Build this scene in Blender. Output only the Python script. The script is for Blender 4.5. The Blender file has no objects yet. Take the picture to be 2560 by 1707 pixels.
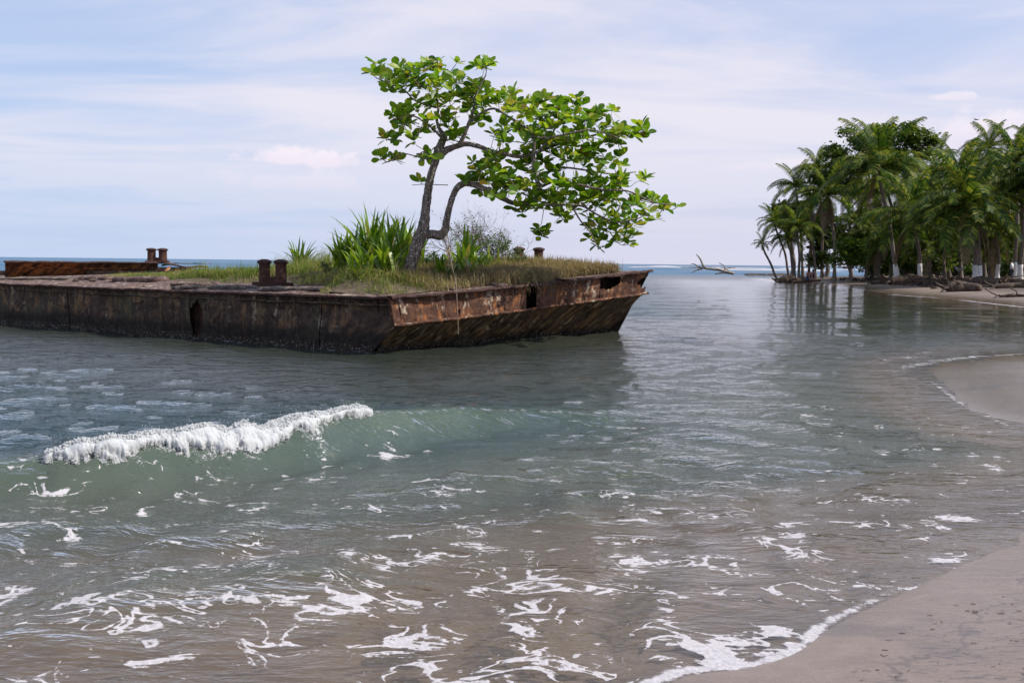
import bpy, math, random
import numpy as np
from mathutils import Vector, Matrix, Euler
random.seed(7); rng = np.random.default_rng(11)
SC = bpy.context.scene; COL = SC.collection
# ------------------------------------------------------------------ camera
F = 2489.0; PITCH = math.atan(197/F); ROLL = 0.0112; EYE = np.array([0, 0, 1.6])
fw = np.array([0, math.cos(PITCH), -math.sin(PITCH)]); U0 = np.array([0, math.sin(PITCH), math.cos(PITCH)]); R0 = np.array([1., 0, 0])
RT = math.cos(ROLL)*R0+math.sin(ROLL)*U0; UP = math.cos(ROLL)*U0-math.sin(ROLL)*R0
cd = bpy.data.cameras.new('camera'); cam = bpy.data.objects.new('camera', cd); COL.objects.link(cam)
cd.sensor_width = 36; cd.lens = 35; cd.clip_start = .1; cd.clip_end = 30000
cam.matrix_world = Matrix(((RT[0], UP[0], -fw[0], EYE[0]), (RT[1], UP[1], -fw[1], EYE[1]), (RT[2], UP[2], -fw[2], EYE[2]), (0, 0, 0, 1)))
SC.camera = cam
# ------------------------------------------------------------------ sun, sky, exposure
SUN_AZ, SUN_EL = math.radians(97), math.radians(47)       # azimuth from +Y towards +X
sv = Vector((math.sin(SUN_AZ)*math.cos(SUN_EL), math.cos(SUN_AZ)*math.cos(SUN_EL), math.sin(SUN_EL)))
sl = bpy.data.lights.new('sun', 'SUN'); sl.energy = 3.6; sl.angle = math.radians(.5); sl.color = (1, .92, .79)
so = bpy.data.objects.new('sun', sl); COL.objects.link(so); so.rotation_euler = sv.to_track_quat('Z', 'Y').to_euler()
SC.view_settings.view_transform = 'Standard'; SC.view_settings.look = 'None'; SC.view_settings.exposure = 0.5; SC.view_settings.gamma = 1
try: SC.view_settings.use_curve_mapping = False
except Exception: pass
SC.render.engine = 'CYCLES'; SC.cycles.use_denoising = True
SC.cycles.max_bounces = 6; SC.cycles.transparent_max_bounces = 12; SC.cycles.caustics_reflective = False; SC.cycles.caustics_refractive = False

class NT:
    def __init__(s, nt): s.nt = nt; nt.nodes.clear()
    def n(s, t, ins=None, **pr):
        x = s.nt.nodes.new(t)
        for k, v in pr.items(): setattr(x, k, v)
        for k, v in (ins or {}).items(): s.set(x, k, v)
        return x
    def set(s, x, k, v):
        sock = x.inputs[k]
        if isinstance(v, bpy.types.NodeSocket): s.nt.links.new(v, sock)
        elif isinstance(v, bpy.types.Node): s.nt.links.new(v.outputs[0], sock)
        else:
            if hasattr(sock.default_value, '__len__') and len(sock.default_value) == 4 and len(v) == 3: v = (*v, 1)
            sock.default_value = v
    def m(s, op, a, b=0.0, c=0.0, clamp=False):
        x = s.nt.nodes.new('ShaderNodeMath'); x.operation = op; x.use_clamp = clamp
        for i, v in enumerate((a, b, c)): s.set(x, i, v)
        return x.outputs[0]
    def v(s, op, a, b=(0, 0, 0)):
        x = s.nt.nodes.new('ShaderNodeVectorMath'); x.operation = op; s.set(x, 0, a); s.set(x, 1, b); return x.outputs[0]
    def noise(s, vec, sc=1, det=4, rough=.55, dist=0.0, out='Fac', scale3=None):
        if scale3: vec = s.v('MULTIPLY', vec, scale3)
        x = s.n('ShaderNodeTexNoise', {'Vector': vec, 'Scale': sc, 'Detail': det, 'Roughness': rough, 'Distortion': dist}); return x.outputs[out]
    def step(s, x, a, b):
        y = s.n('ShaderNodeMapRange', {0: x, 1: a, 2: b, 3: 0.0, 4: 1.0}, interpolation_type='SMOOTHSTEP'); return y.outputs[0]
    def mix(s, f, a, b, blend='MIX'):
        x = s.nt.nodes.new('ShaderNodeMix'); x.data_type = 'RGBA'; x.blend_type = blend; x.clamp_factor = True
        s.set(x, 0, f); s.set(x, 6, a); s.set(x, 7, b); return x.outputs[2]
    def ramp(s, f, stops):
        x = s.nt.nodes.new('ShaderNodeValToRGB'); s.set(x, 0, f); e = x.color_ramp.elements
        while len(e) < len(stops): e.new(.5)
        for q, (p, c) in zip(e, stops): q.position = p; q.color = (*c, 1)
        return x.outputs[0]
    def bump(s, h, st=.5, dist=.02, nrm=None):
        d = {'Height': h, 'Strength': st, 'Distance': dist}
        if nrm is not None: d['Normal'] = nrm
        return s.n('ShaderNodeBump', d).outputs[0]
    def pos(s): return s.n('ShaderNodeTexCoord').outputs['Object']
def M(name):
    m = bpy.data.materials.new(name); m.use_nodes = True; return m, NT(m.node_tree)
def bsdf(t, **k):
    b = t.n('ShaderNodeBsdfPrincipled', {a.replace('_', ' '): v for a, v in k.items()})
    o = t.n('ShaderNodeOutputMaterial', {'Surface': b.outputs[0]}); return b

wd = bpy.data.worlds.new('World'); SC.world = wd; wd.use_nodes = True; T = NT(wd.node_tree)
sky = T.n('ShaderNodeTexSky', sky_type='NISHITA', sun_disc=False, sun_elevation=SUN_EL, sun_rotation=SUN_AZ, altitude=0, air_density=1.0, dust_density=1.2, ozone_density=1.5)
dirv = T.v('NORMALIZE', T.n('ShaderNodeTexCoord').outputs['Generated'])
sep = T.n('ShaderNodeSeparateXYZ', {0: dirv}); zz = T.m('MAXIMUM', sep.outputs[2], 0.0)
inv = T.m('DIVIDE', 1.0, T.m('ADD', zz, .06))
pl = T.v('MULTIPLY', dirv, T.n('ShaderNodeCombineXYZ', {0: inv, 1: inv, 2: 0.0}))
pl = T.n('ShaderNodeMapping', {'Vector': pl, 'Rotation': (0, 0, .35), 'Scale': (.55, .9, 1)}).outputs[0]
c1 = T.noise(pl, .9, 7, .55, .5); c2 = T.noise(T.v('ADD', pl, (7, 3, 1)), .35, 3, .5)
cir = T.m('MULTIPLY', T.step(T.m('ADD', c1, T.m('MULTIPLY', T.m('SUBTRACT', c2, .5), .9)), .30, .64), .85)
veil = T.m('MULTIPLY', T.m('POWER', T.m('SUBTRACT', 1.0, zz), 4.0), .9)
cir = T.m('MULTIPLY', cir, T.m('SUBTRACT', 1.0, T.m('MULTIPLY', T.step(zz, .22, .7), .6)))
CLOUD = (6.25, 5.95, 6.5)
base = T.mix(T.m('SUBTRACT', .7, T.m('MULTIPLY', T.step(zz, .12, .6), .5)), T.mix(1.0, sky.outputs[0], (.62, .86, 1.22), 'MULTIPLY'), (3.5, 4.4, 6.2))
veilc = T.mix(T.step(sep.outputs[0], -.45, .2), (4.0, 4.75, 6.3), (5.2, 5.1, 6.1))
base = T.mix(veil, base, veilc); skyc = T.mix(T.m('MULTIPLY', cir, T.step(zz, -.02, .16)), base, CLOUD)
def puff(col, px, py, rx, ry, lift, amt, flat=.35):
    # a small cumulus far off in the direction of (px, py)
    d = fw+RT*(px-1280)/F-UP*(py-853.5)/F; d /= np.linalg.norm(d)
    ax = math.atan2(d[0], d[1]); el = math.asin(d[2])
    az = T.m('ARCTAN2', sep.outputs[0], sep.outputs[1]); e2 = T.m('ARCSINE', sep.outputs[2])
    u = T.m('DIVIDE', T.m('SUBTRACT', az, ax), rx/F); w = T.m('DIVIDE', T.m('SUBTRACT', e2, el), ry/F)
    w2 = T.m('MAXIMUM', w, T.m('MULTIPLY', w, -1/flat))
    r = T.m('SQRT', T.m('ADD', T.m('MULTIPLY', u, u), T.m('MULTIPLY', w2, w2)))
    nn = T.noise(dirv, 28, 6, .55, .2)
    f = T.step(T.m('SUBTRACT', T.m('ADD', 1.0, T.m('MULTIPLY', T.m('SUBTRACT', nn, .5), lift)), r), 0.0, .55)
    tone = T.mix(T.step(w, -.6, .9), (6.4, 5.7, 6.5), (7.4, 6.6, 6.9))
    return T.mix(T.m('MULTIPLY', f, amt), col, tone)
skyc = puff(skyc, 728, 402, 135, 34, 3.0, .7, .5)
skyc = puff(skyc, 2390, 245, 55, 13, 3, .5)
skyc = puff(skyc, 2500, 335, 190, 50, 3.2, .55, .8)
skyc = puff(skyc, 1950, 415, 100, 22, 3.2, .35, .8)
skyc = puff(skyc, 740, 455, 220, 30, 3.2, .22, .8)
bg = T.n('ShaderNodeBackground', {'Color': skyc, 'Strength': .1}); T.n('ShaderNodeOutputWorld', {'Surface': bg.outputs[0]})

# ------------------------------------------------------------------ helpers
def ray(x, y): return fw+RT*(x-1280)/F-UP*(y-853.5)/F
def at_z(x, y, z=0.0): d = ray(x, y); return EYE+d*((z-1.6)/d[2])
def at_y(x, y, Y): d = ray(x, y); return EYE+d*(Y/d[1])
TAB = rng.random((16, 256, 256))
def vn(x, y, s=0):
    t = TAB[s % 16]; xi = np.floor(x).astype(int); yi = np.floor(y).astype(int); fx = x-xi; fy = y-yi
    fx = fx*fx*fx*(fx*(fx*6-15)+10); fy = fy*fy*fy*(fy*(fy*6-15)+10)
    a = t[xi & 255, yi & 255]; b = t[(xi+1) & 255, yi & 255]; c = t[xi & 255, (yi+1) & 255]; d = t[(xi+1) & 255, (yi+1) & 255]
    return (a*(1-fx)+b*fx)*(1-fy)+(c*(1-fx)+d*fx)*fy
def fbm(x, y, o=4, s=0, g=.5):
    x = np.asarray(x, float); y = np.asarray(y, float); r = 0; a = 1; n = 0
    for i in range(o): r = r+a*vn(x*2**i+i*17.3, y*2**i+i*9.1, s+i); n += a; a *= g
    return r/n
def sstep(x, a, b): t = np.clip((x-a)/(b-a), 0, 1); return t*t*(3-2*t)
def tag(o, label=None, cat=None, group=None, kind=None):
    if label: o['label'] = label
    if cat: o['category'] = cat
    if group: o['group'] = group
    if kind: o['kind'] = kind
    return o
def empty(name, loc, label, cat, group=None):
    o = bpy.data.objects.new(name, None); COL.objects.link(o); o.location = Vector(loc); o.empty_display_size = .2
    return tag(o, label, cat, group)
def link(name, me, parent=None, loc=None):
    o = bpy.data.objects.new(name, me); COL.objects.link(o)
    if parent: o.parent = parent
    if loc is not None: o.location = Vector(loc)
    return o
class MB:
    def __init__(s): s.v = []; s.f = []; s.uv = []
    def add(s, vs, fs):
        b = len(s.v); s.v += [tuple(map(float, p)) for p in vs]; s.f += [tuple(i+b for i in f) for f in fs]
    def tube(s, pts, rad, n=6, cap=True, rough=0, seed=0):
        pts = [Vector(map(float, p)) for p in pts]; b = len(s.v); k = len(pts); rr = random.Random(seed)
        prev = None
        for i, p in enumerate(pts):
            t = (pts[min(i+1, k-1)]-pts[max(i-1, 0)]).normalized()
            if prev is None: prev = t.orthogonal().normalized()
            x = (prev-t*prev.dot(t)).normalized(); y = t.cross(x); prev = x
            r = rad[i] if hasattr(rad, '__len__') else rad
            for j in range(n):
                a = 2*math.pi*j/n; q = r*(1+rough*(rr.random()-.5)*2)
                s.v.append(tuple(p+(x*math.cos(a)+y*math.sin(a))*q))
        for i in range(k-1):
            for j in range(n):
                s.f.append((b+i*n+j, b+i*n+(j+1) % n, b+(i+1)*n+(j+1) % n, b+(i+1)*n+j))
        if cap: s.f.append(tuple(b+j for j in range(n))[::-1]); s.f.append(tuple(b+(k-1)*n+j for j in range(n)))
    def box(s, c, h, R=None, jit=0):
        vs = []
        for x in (-1, 1):
            for y in (-1, 1):
                for z in (-1, 1):
                    p = Vector((x*h[0]+random.uniform(-jit, jit), y*h[1]+random.uniform(-jit, jit), z*h[2]+random.uniform(-jit, jit)))
                    if R is not None: p = R @ p
                    vs.append(p+Vector(c))
        s.add(vs, [(0, 1, 3, 2), (4, 6, 7, 5), (0, 4, 5, 1), (2, 3, 7, 6), (0, 2, 6, 4), (1, 5, 7, 3)])
    def lathe(s, prof, n=20, c=(0, 0, 0)):
        b = len(s.v)
        for r, z in prof:
            for j in range(n):
                a = 2*math.pi*j/n; s.v.append((c[0]+r*math.cos(a), c[1]+r*math.sin(a), c[2]+z))
        for i in range(len(prof)-1):
            for j in range(n): s.f.append((b+i*n+j, b+i*n+(j+1) % n, b+(i+1)*n+(j+1) % n, b+(i+1)*n+j))
        s.f.append(tuple(b+j for j in range(n))[::-1]); s.f.append(tuple(b+(len(prof)-1)*n+j for j in range(n)))
    def mesh(s, name, m, smooth=False):
        me = bpy.data.meshes.new(name); me.from_pydata(s.v, [], s.f); me.materials.append(m)
        if smooth: me.polygons.foreach_set('use_smooth', [True]*len(me.polygons))
        me.update(); return me
    def build(s, name, m, parent=None, loc=None, smooth=False): return link(name, s.mesh(name, m, smooth), parent, loc)
def grid_mesh(name, P, m, mask=None, uv=None, attrs=None, smooth=True):
    """P: (nr, nc, 3); mask: faces kept (nr-1, nc-1)"""
    nr, nc = P.shape[:2]; idx = np.arange(nr*nc).reshape(nr, nc)
    q = np.stack([idx[:-1, :-1], idx[:-1, 1:], idx[1:, 1:], idx[1:, :-1]], -1)
    q = q[mask] if mask is not None else q.reshape(-1, 4)
    co = P.reshape(-1, 3)
    used = np.zeros(nr*nc, bool); used[q.ravel()] = True; re = np.cumsum(used)-1
    co2 = co[used]; q2 = re[q]
    me = bpy.data.meshes.new(name); me.vertices.add(len(co2)); me.vertices.foreach_set('co', co2.astype(np.float32).ravel())
    me.loops.add(q2.size); me.loops.foreach_set('vertex_index', q2.astype(np.int32).ravel())
    me.polygons.add(len(q2)); me.polygons.foreach_set('loop_start', np.arange(0, q2.size, 4, dtype=np.int32))
    try: me.polygons.foreach_set('loop_total', np.full(len(q2), 4, dtype=np.int32))
    except Exception: pass
    me.update(calc_edges=True)
    if smooth: me.polygons.foreach_set('use_smooth', np.ones(len(q2), bool))
    if uv is not None:
        l = me.uv_layers.new(name='UVMap'); l.data.foreach_set('uv', uv.reshape(-1, 2)[used][q2.ravel()].astype(np.float32).ravel())
    for k, a in (attrs or {}).items():
        at = me.attributes.new(k, 'FLOAT', 'POINT'); at.data.foreach_set('value', a.ravel()[used].astype(np.float32))
    me.materials.append(m); me.validate(); return me

# ------------------------------------------------------------------ materials
def island_rand(t):
    oi = t.n('ShaderNodeObjectInfo').outputs['Random']; gi = t.n('ShaderNodeNewGeometry').outputs['Random Per Island']
    return t.m('FRACT', t.m('ADD', t.m('MULTIPLY', oi, 7.31), t.m('MULTIPLY', gi, 3.77)))
def leaf_mat(name, stops, transl=.4, rough=.38, spec=.5, tcol=1.25, patch=0):
    m, t = M(name); r = island_rand(t)
    if patch: r = t.m('ADD', t.m('MULTIPLY', r, .6), t.m('SUBTRACT', t.m('MULTIPLY', t.noise(t.pos(), 1.1, 3), 1.5), .52), clamp=True)
    c = t.ramp(r, stops)
    p = t.pos(); n = t.noise(p, 9, 3); c = t.mix(t.m('MULTIPLY', n, .35), c, t.mix(1.0, c, (.55, .6, .4), 'MULTIPLY'))
    b = t.n('ShaderNodeBsdfPrincipled', {'Base Color': c, 'Roughness': rough, 'Specular IOR Level': spec})
    tr = t.n('ShaderNodeBsdfTranslucent', {'Color': t.mix(1.0, c, (tcol*1.15, tcol*1.1, tcol*.5), 'MULTIPLY')})
    ms = t.n('ShaderNodeMixShader', {0: transl, 1: b.outputs[0], 2: tr.outputs[0]}); t.n('ShaderNodeOutputMaterial', {'Surface': ms.outputs[0]}); return m
ALMOND = leaf_mat('almond_leaf', [(0, (.06, .15, .012)), (.25, (.12, .25, .016)), (.62, (.22, .37, .025)), (.86, (.36, .43, .04)), (.98, (.38, .36, .06)), (1, (.3, .19, .05))], .48, .4, .4)
STRAP = leaf_mat('strap_leaf', [(0, (.055, .13, .012)), (.45, (.14, .26, .02)), (.8, (.26, .37, .035)), (.94, (.27, .31, .06)), (1, (.3, .24, .09))], .35, .32, .6)
SHRUB = leaf_mat('shrub_leaf', [(0, (.04, .09, .015)), (.5, (.08, .16, .02)), (1, (.17, .22, .035))], .35)
PALMG = leaf_mat('palm_frond', [(0, (.02, .055, .010)), (.5, (.045, .10, .014)), (.7, (.15, .22, .025)), (1, (.34, .31, .06))], .38, .5, .16)
PALMD = leaf_mat('dead_frond', [(0, (.17, .11, .07)), (1, (.3, .22, .15))], .15, .8, .1, 1.0)
BROAD = leaf_mat('broad_foliage', [(0, (.045, .085, .014)), (.5, (.09, .15, .024)), (1, (.17, .22, .04))], .35)
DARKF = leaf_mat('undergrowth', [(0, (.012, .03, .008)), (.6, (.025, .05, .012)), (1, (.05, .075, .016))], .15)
GRASS = leaf_mat('grass_blade', [(0, (.07, .14, .02)), (.35, (.15, .22, .035)), (.6, (.28, .29, .08)), (.8, (.38, .32, .15)), (1, (.46, .38, .22))], .3, .6, .2, 1.05, 1)
STRAW = leaf_mat('dry_grass', [(0, (.2, .16, .07)), (.5, (.32, .24, .13)), (1, (.42, .33, .2))], .3, .7, .2, 1.0)
def bark_mat(name, c0, c1, c2, sc=9, pale=.6):
    m, t = M(name); p = t.pos(); n = t.noise(p, sc, 6, .65, .4, scale3=(1, 1, .45)); n2 = t.noise(p, sc*2.3, 4)
    c = t.mix(t.step(n, .35, .65), c0, c1); c = t.mix(t.m('MULTIPLY', t.step(n2, pale, pale+.09), .85), c, c2)
    b = bsdf(t, Base_Color=c, Roughness=.9, Specular_IOR_Level=.2, Normal=t.bump(n, .8, .02)); return m
BARK = bark_mat('almond_bark', (.085, .066, .055), (.21, .165, .13), (.48, .44, .38), 11, .54)
TWIG = bark_mat('twig_bark', (.13, .1, .075), (.24, .19, .15), (.4, .36, .3))
DTWIG = bark_mat('dry_twig', (.12, .09, .08), (.22, .17, .15), (.35, .3, .27))
DRIFT = bark_mat('bleached_wood', (.22, .19, .16), (.36, .32, .28), (.5, .46, .41), 3)
LOGM = bark_mat('dark_log', (.045, .032, .026), (.11, .08, .06), (.2, .16, .12), 4)
PTRUNK, t = M('palm_trunk'); p = t.pos(); n = t.noise(p, 1.6, 5, .6, scale3=(1, 1, 4)); c = t.mix(n, (.09, .07, .055), (.26, .21, .17))
sp = t.n('ShaderNodeSeparateXYZ', {0: p}); rnd = t.n('ShaderNodeObjectInfo').outputs['Random']
bsdf(t, Base_Color=c, Roughness=.9, Normal=t.bump(n, .6, .05))
WHITEW, t = M('whitewash'); p = t.pos(); n = t.noise(p, 5, 5, .6); bsdf(t, Base_Color=t.mix(t.step(n, .52, .75), (.7, .69, .66), (.3, .25, .2)), Roughness=.85)

def rust_mat(name, dark, mid, orange, pale, k_orange=.56, k_pale=.62, streak=(2.2, .6), wet=None, green=0, sc=1.0, slant=0.0, strk=0.5):
    m, t = M(name); uv = t.n('ShaderNodeUVMap').outputs[0]
    if slant:
        s_ = t.n('ShaderNodeSeparateXYZ', {0: uv}); uvs = t.n('ShaderNodeCombineXYZ', {0: t.m('ADD', s_.outputs[0], t.m('MULTIPLY', s_.outputs[1], slant)), 1: s_.outputs[1], 2: 0.0}).outputs[0]
    else: uvs = uv
    big = t.noise(uv, 1.1*sc, 6, .62, .6); fine = t.noise(uv, 7*sc, 7, .68, .3); st = t.noise(uvs, 3.2*sc, 6, .62, .5, scale3=(streak[0], streak[1], 1))
    st2 = t.noise(t.v('ADD', uvs, (5, 9, 2)), 1.7*sc, 5, .6, .8, scale3=(streak[0], streak[1], 1))
    pat = t.noise(t.v('ADD', uv, (13, 4, 1)), 2.6*sc, 7, .66, 1.0)
    c = t.mix(t.step(fine, .3, .72), dark, mid)
    c = t.mix(t.m('MULTIPLY', t.step(t.m('ADD', t.m('MULTIPLY', st, strk), t.m('MULTIPLY', pat, 1-strk)), k_orange-.05, k_orange+.08), .92), c, orange)
    c = t.mix(t.m('MULTIPLY', t.step(t.m('ADD', t.m('MULTIPLY', st2, .55), t.m('MULTIPLY', fine, .45)), k_pale-.03, k_pale+.06), .9), c, pale)
    if green: c = t.mix(t.m('MULTIPLY', t.step(t.noise(uv, .8, 4, .6, .6, scale3=(1.5, .7, 1)), .5, .68), green), c, (.06, .075, .04))
    c = t.mix(t.step(t.noise(uv, 3.3*sc, 5, .7, 1.2), .54, .66), c, t.mix(1.0, c, (.3, .26, .27), 'MULTIPLY'))
    if wet:                                   # tide line: algae and mussel crust below a certain height
        z = t.n('ShaderNodeSeparateXYZ', {0: t.n('ShaderNodeNewGeometry').outputs['Position']}).outputs[2]
        z = t.m('ADD', z, t.m('MULTIPLY', t.m('SUBTRACT', big, .5), wet[1])); f = t.step(z, wet[0]+.1, wet[0]-.12)
        c = t.mix(t.m('MULTIPLY', f, .9), c, t.mix(t.step(fine, .45, .7), (.012, .01, .009), (.04, .033, .024)))
        z2 = t.n('ShaderNodeSeparateXYZ', {0: t.n('ShaderNodeNewGeometry').outputs['Position']}).outputs[2]
        crust = t.m('MULTIPLY', t.step(t.noise(uv, 26, 3, .7), .56, .66), t.step(z2, .17, .07)); c = t.mix(t.m('MULTIPLY', crust, .85), c, (.5, .47, .38))
    h = t.m('ADD', t.m('MULTIPLY', fine, .7), t.m('ADD', pat, t.m('MULTIPLY', st, .6)))
    bsdf(t, Base_Color=c, Roughness=.86, Specular_IOR_Level=.25, Normal=t.bump(h, 1.0, .045)); return m
R_SIDE = rust_mat('rust_side', (.035, .022, .018), (.10, .066, .048), (.2, .12, .06), (.34, .28, .18), .525, .575, (2.6, .35), (.36, .35), .55, 1.0)
R_BOW = rust_mat('rust_bow', (.055, .026, .018), (.15, .072, .045), (.36, .14, .05), (.54, .44, .33), .545, .565, (2.2, .7), None, 0, 1.0)
R_RAKE = rust_mat('rust_rake', (.028, .019, .013), (.10, .065, .038), (.26, .145, .055), (.38, .29, .16), .535, .56, (4.2, .32), (.16, .25), 0, .9, -.55, .85)
R_RIM = rust_mat('rust_rim', (.04, .022, .02), (.12, .065, .055), (.2, .1, .06), (.33, .26, .22), .58, .62, (1, 1), None, 0, 2.2)
R_DECK = rust_mat('rust_deck', (.07, .045, .04), (.22, .15, .125), (.3, .18, .12), (.48, .41, .34), .56, .56, (1, 1), None, 0, 1.8)
R_POST = rust_mat('rust_bollard', (.06, .028, .022), (.15, .07, .052), (.25, .10, .06), (.26, .14, .1), .58, .66, (1.5, .5), None, 0, 3.0)
R_FAR = rust_mat('rust_far', (.06, .028, .02), (.15, .065, .035), (.42, .16, .05), (.5, .36, .25), .5, .62, (2.6, .3), None, 0, .55, -.7, .8)
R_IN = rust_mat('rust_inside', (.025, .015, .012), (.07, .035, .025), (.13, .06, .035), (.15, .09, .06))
CONC = rust_mat('crumbling_slab', (.08, .06, .05), (.25, .2, .17), (.3, .2, .14), (.5, .45, .38), .6, .57, (1, 1), None, 0, 3)
SOIL, t = M('soil'); p = t.pos(); n = t.noise(p, 9, 6, .65); bsdf(t, Base_Color=t.mix(n, (.05, .035, .025), (.19, .14, .09)), Roughness=1, Normal=t.bump(n, 1, .05))

# ------------------------------------------------------------------ shoreline, sand and water
near_px = [(1740, 1688), (1850, 1680), (1925, 1668), (2000, 1642), (2045, 1615), (2075, 1585), (2130, 1550), (2205, 1514), (2270, 1482), (2314, 1458), (2368, 1416), (2440, 1378), (2560, 1328), (2700, 1260), (2860, 1200), (2960, 1150), (2940, 1110), (2820, 1082), (2700, 1068), (2600, 1080), (2540, 1068), (2471, 1048), (2431, 1028), (2392, 1004), (2362, 975), (2345, 952), (2325, 935), (2312, 922), (2322, 912), (2345, 905), (2380, 900), (2450, 890), (2560, 886), (2720, 880), (2850, 862), (2880, 835), (2800, 800), (2680, 778), (2560, 767), (2470, 757), (2380, 748), (2300, 741), (2240, 736), (2180, 728), (2120, 719), (2060, 712), (2000, 707), (1949, 703), (1915, 699), (1905, 696)]
shore = [(-60, -25), (-20, -2), (-6, 1.4), (-1.2, 2.9), (.35, 3.45)]+[tuple(at_z(x, y)[:2]) for x, y in near_px]
shore += [(31, 121), (42, 133), (60, 140), (90, 150), (140, 170), (300, 230), (700, 300)]
S = np.array(shore)
def catmull(P, k=4):
    out = []
    for i in range(len(P)-1):
        p0 = P[max(i-1, 0)]; p1 = P[i]; p2 = P[i+1]; p3 = P[min(i+2, len(P)-1)]
        for j in range(k):
            t = j/k; out.append(.5*((2*p1)+(-p0+p2)*t+(2*p0-5*p1+4*p2-p3)*t*t+(-p0+3*p1-3*p2+p3)*t**3))
    out.append(P[-1]); return np.array(out)
SH = np.vstack([S[:5], catmull(S[5:-7], 3), S[-7:]])
POLY = np.vstack([SH, [(900, -300), (-60, -300)]])
def seg_dist(x, y, P):
    d = np.full(x.shape, 1e9)
    for i in range(len(P)-1):
        ax, ay = P[i]; bx, by = P[i+1]; dx, dy = bx-ax, by-ay; L = dx*dx+dy*dy+1e-12
        t = np.clip(((x-ax)*dx+(y-ay)*dy)/L, 0, 1); d = np.minimum(d, (x-ax-t*dx)**2+(y-ay-t*dy)**2)
    return np.sqrt(d)
def inside(x, y, P):
    r = np.zeros(x.shape, bool); n = len(P)
    for i in range(n):
        x1, y1 = P[i]; x2, y2 = P[(i+1) % n]
        if y1 == y2: continue
        r ^= ((y1 > y) != (y2 > y)) & (x < (x2-x1)*(y-y1)/(y2-y1)+x1)
    return r
def sdf(x, y):
    d = seg_dist(x, y, SH); return np.where(inside(x, y, POLY), d, -d)
def polar(radii, angs):
    r, a = np.meshgrid(radii, angs, indexing='ij'); return r*np.sin(a), r*np.cos(a)
def land_z(x, y, d):
    far = sstep(y, 25, 60)
    up = .55*(1-np.exp(-np.maximum(d, 0)*.055))*(1-far)+(.78*(1-np.exp(-np.maximum(d, 0)*.1)))*far
    dn = 2.6*(1-np.exp(np.minimum(d, 0)*(.042+.055*sstep(y, 5.6, 9)*sstep(y, 22, 16))))
    lump = (fbm(x*.35, y*.35, 4, 3)-.5)*.16*sstep(d, 2, 14)+(fbm(x*1.3, y*1.3, 3, 5)-.5)*.02*sstep(d, .2, 2)
    return np.where(d > 0, up+lump, -dn)
# sand
ang = np.radians(np.concatenate([np.linspace(-75, -32, 30)[:-1], np.linspace(-32, 32, 330), np.linspace(32, 80, 36)[1:]]))
rad = np.concatenate([1/np.linspace(1/.8, 1/30, 230), np.geomspace(30.5, 160, 110), np.geomspace(165, 9000, 40)])
gx, gy = polar(rad, ang); dl = sdf(gx, gy); gz = land_z(gx, gy, dl)
SAND, t = M('sand'); p = t.pos(); at = t.n('ShaderNodeAttribute', attribute_name='shore').outputs['Fac']
n1 = t.noise(p, 1.1, 5, .6, .6, scale3=(.55, 1.2, 1)); n2 = t.noise(p, 75, 3, .75); n3 = t.noise(p, 5, 5, .6, 1.5, scale3=(.5, 1.3, 1)); n4 = t.noise(p, 22, 4, .6, 1.6, scale3=(.4, 1.5, 1))
wet = t.step(t.m('ADD', at, t.m('MULTIPLY', t.m('SUBTRACT', n1, .5), 2.6)), 5.5, 1.0)
dry = t.mix(n3, (.35, .265, .195), (.43, .335, .255)); wc = t.mix(n3, (.165, .12, .088), (.30, .225, .17))
c = t.mix(wet, dry, wc)
c = t.mix(t.m('MULTIPLY', t.n('ShaderNodeAttribute', attribute_name='litter').outputs['Fac'], t.step(n3, .25, .6)), c, (.075, .052, .038))
c = t.mix(t.m('MULTIPLY', t.step(n1, .47, .62), .55), c, (.1, .08, .068))
c = t.mix(t.m('MULTIPLY', t.step(n4, .55, .60), t.m('MULTIPLY', t.step(at, .08, .5), .6)), c, (.06, .045, .04))
c = t.mix(t.m('MULTIPLY', t.m('SUBTRACT', n2, .25), 1.0), c, t.mix(1.0, c, (.45, .43, .42), 'MULTIPLY'))
c = t.mix(t.m('MULTIPLY', t.step(t.m('ABSOLUTE', t.m('SUBTRACT', t.m('ADD', at, t.m('MULTIPLY', t.m('SUBTRACT', t.noise(p, 1.4, 4, .6), .5), .9)), .42)), .02, .004), .5), c, (.07, .055, .045))
film = t.step(t.m('ADD', at, t.m('MULTIPLY', t.m('SUBTRACT', n1, .5), 1.6)), 3.0, .3)
rg = t.n('ShaderNodeMapRange', {0: film, 1: 0.0, 2: 1.0, 3: .6, 4: .13}).outputs[0]
bsdf(t, Base_Color=c, Roughness=rg, Specular_IOR_Level=.5, Normal=t.bump(t.m('ADD', t.m('MULTIPLY', n2, .22), t.m('ADD', t.m('MULTIPLY', n4, .3), t.m('MULTIPLY', n3, .5))), t.m('SUBTRACT', .6, t.m('MULTIPLY', film, .45)), .03))
tag(link('sand', grid_mesh('sand', np.stack([gx, gy, gz], -1), SAND, attrs={'shore': dl, 'litter': sstep(gy, 44, 56)*sstep(dl, 2.2, 6.5)*.92})), 'brown grey wet sand beach curving from the foreground to the palm point', kind='structure')

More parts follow.
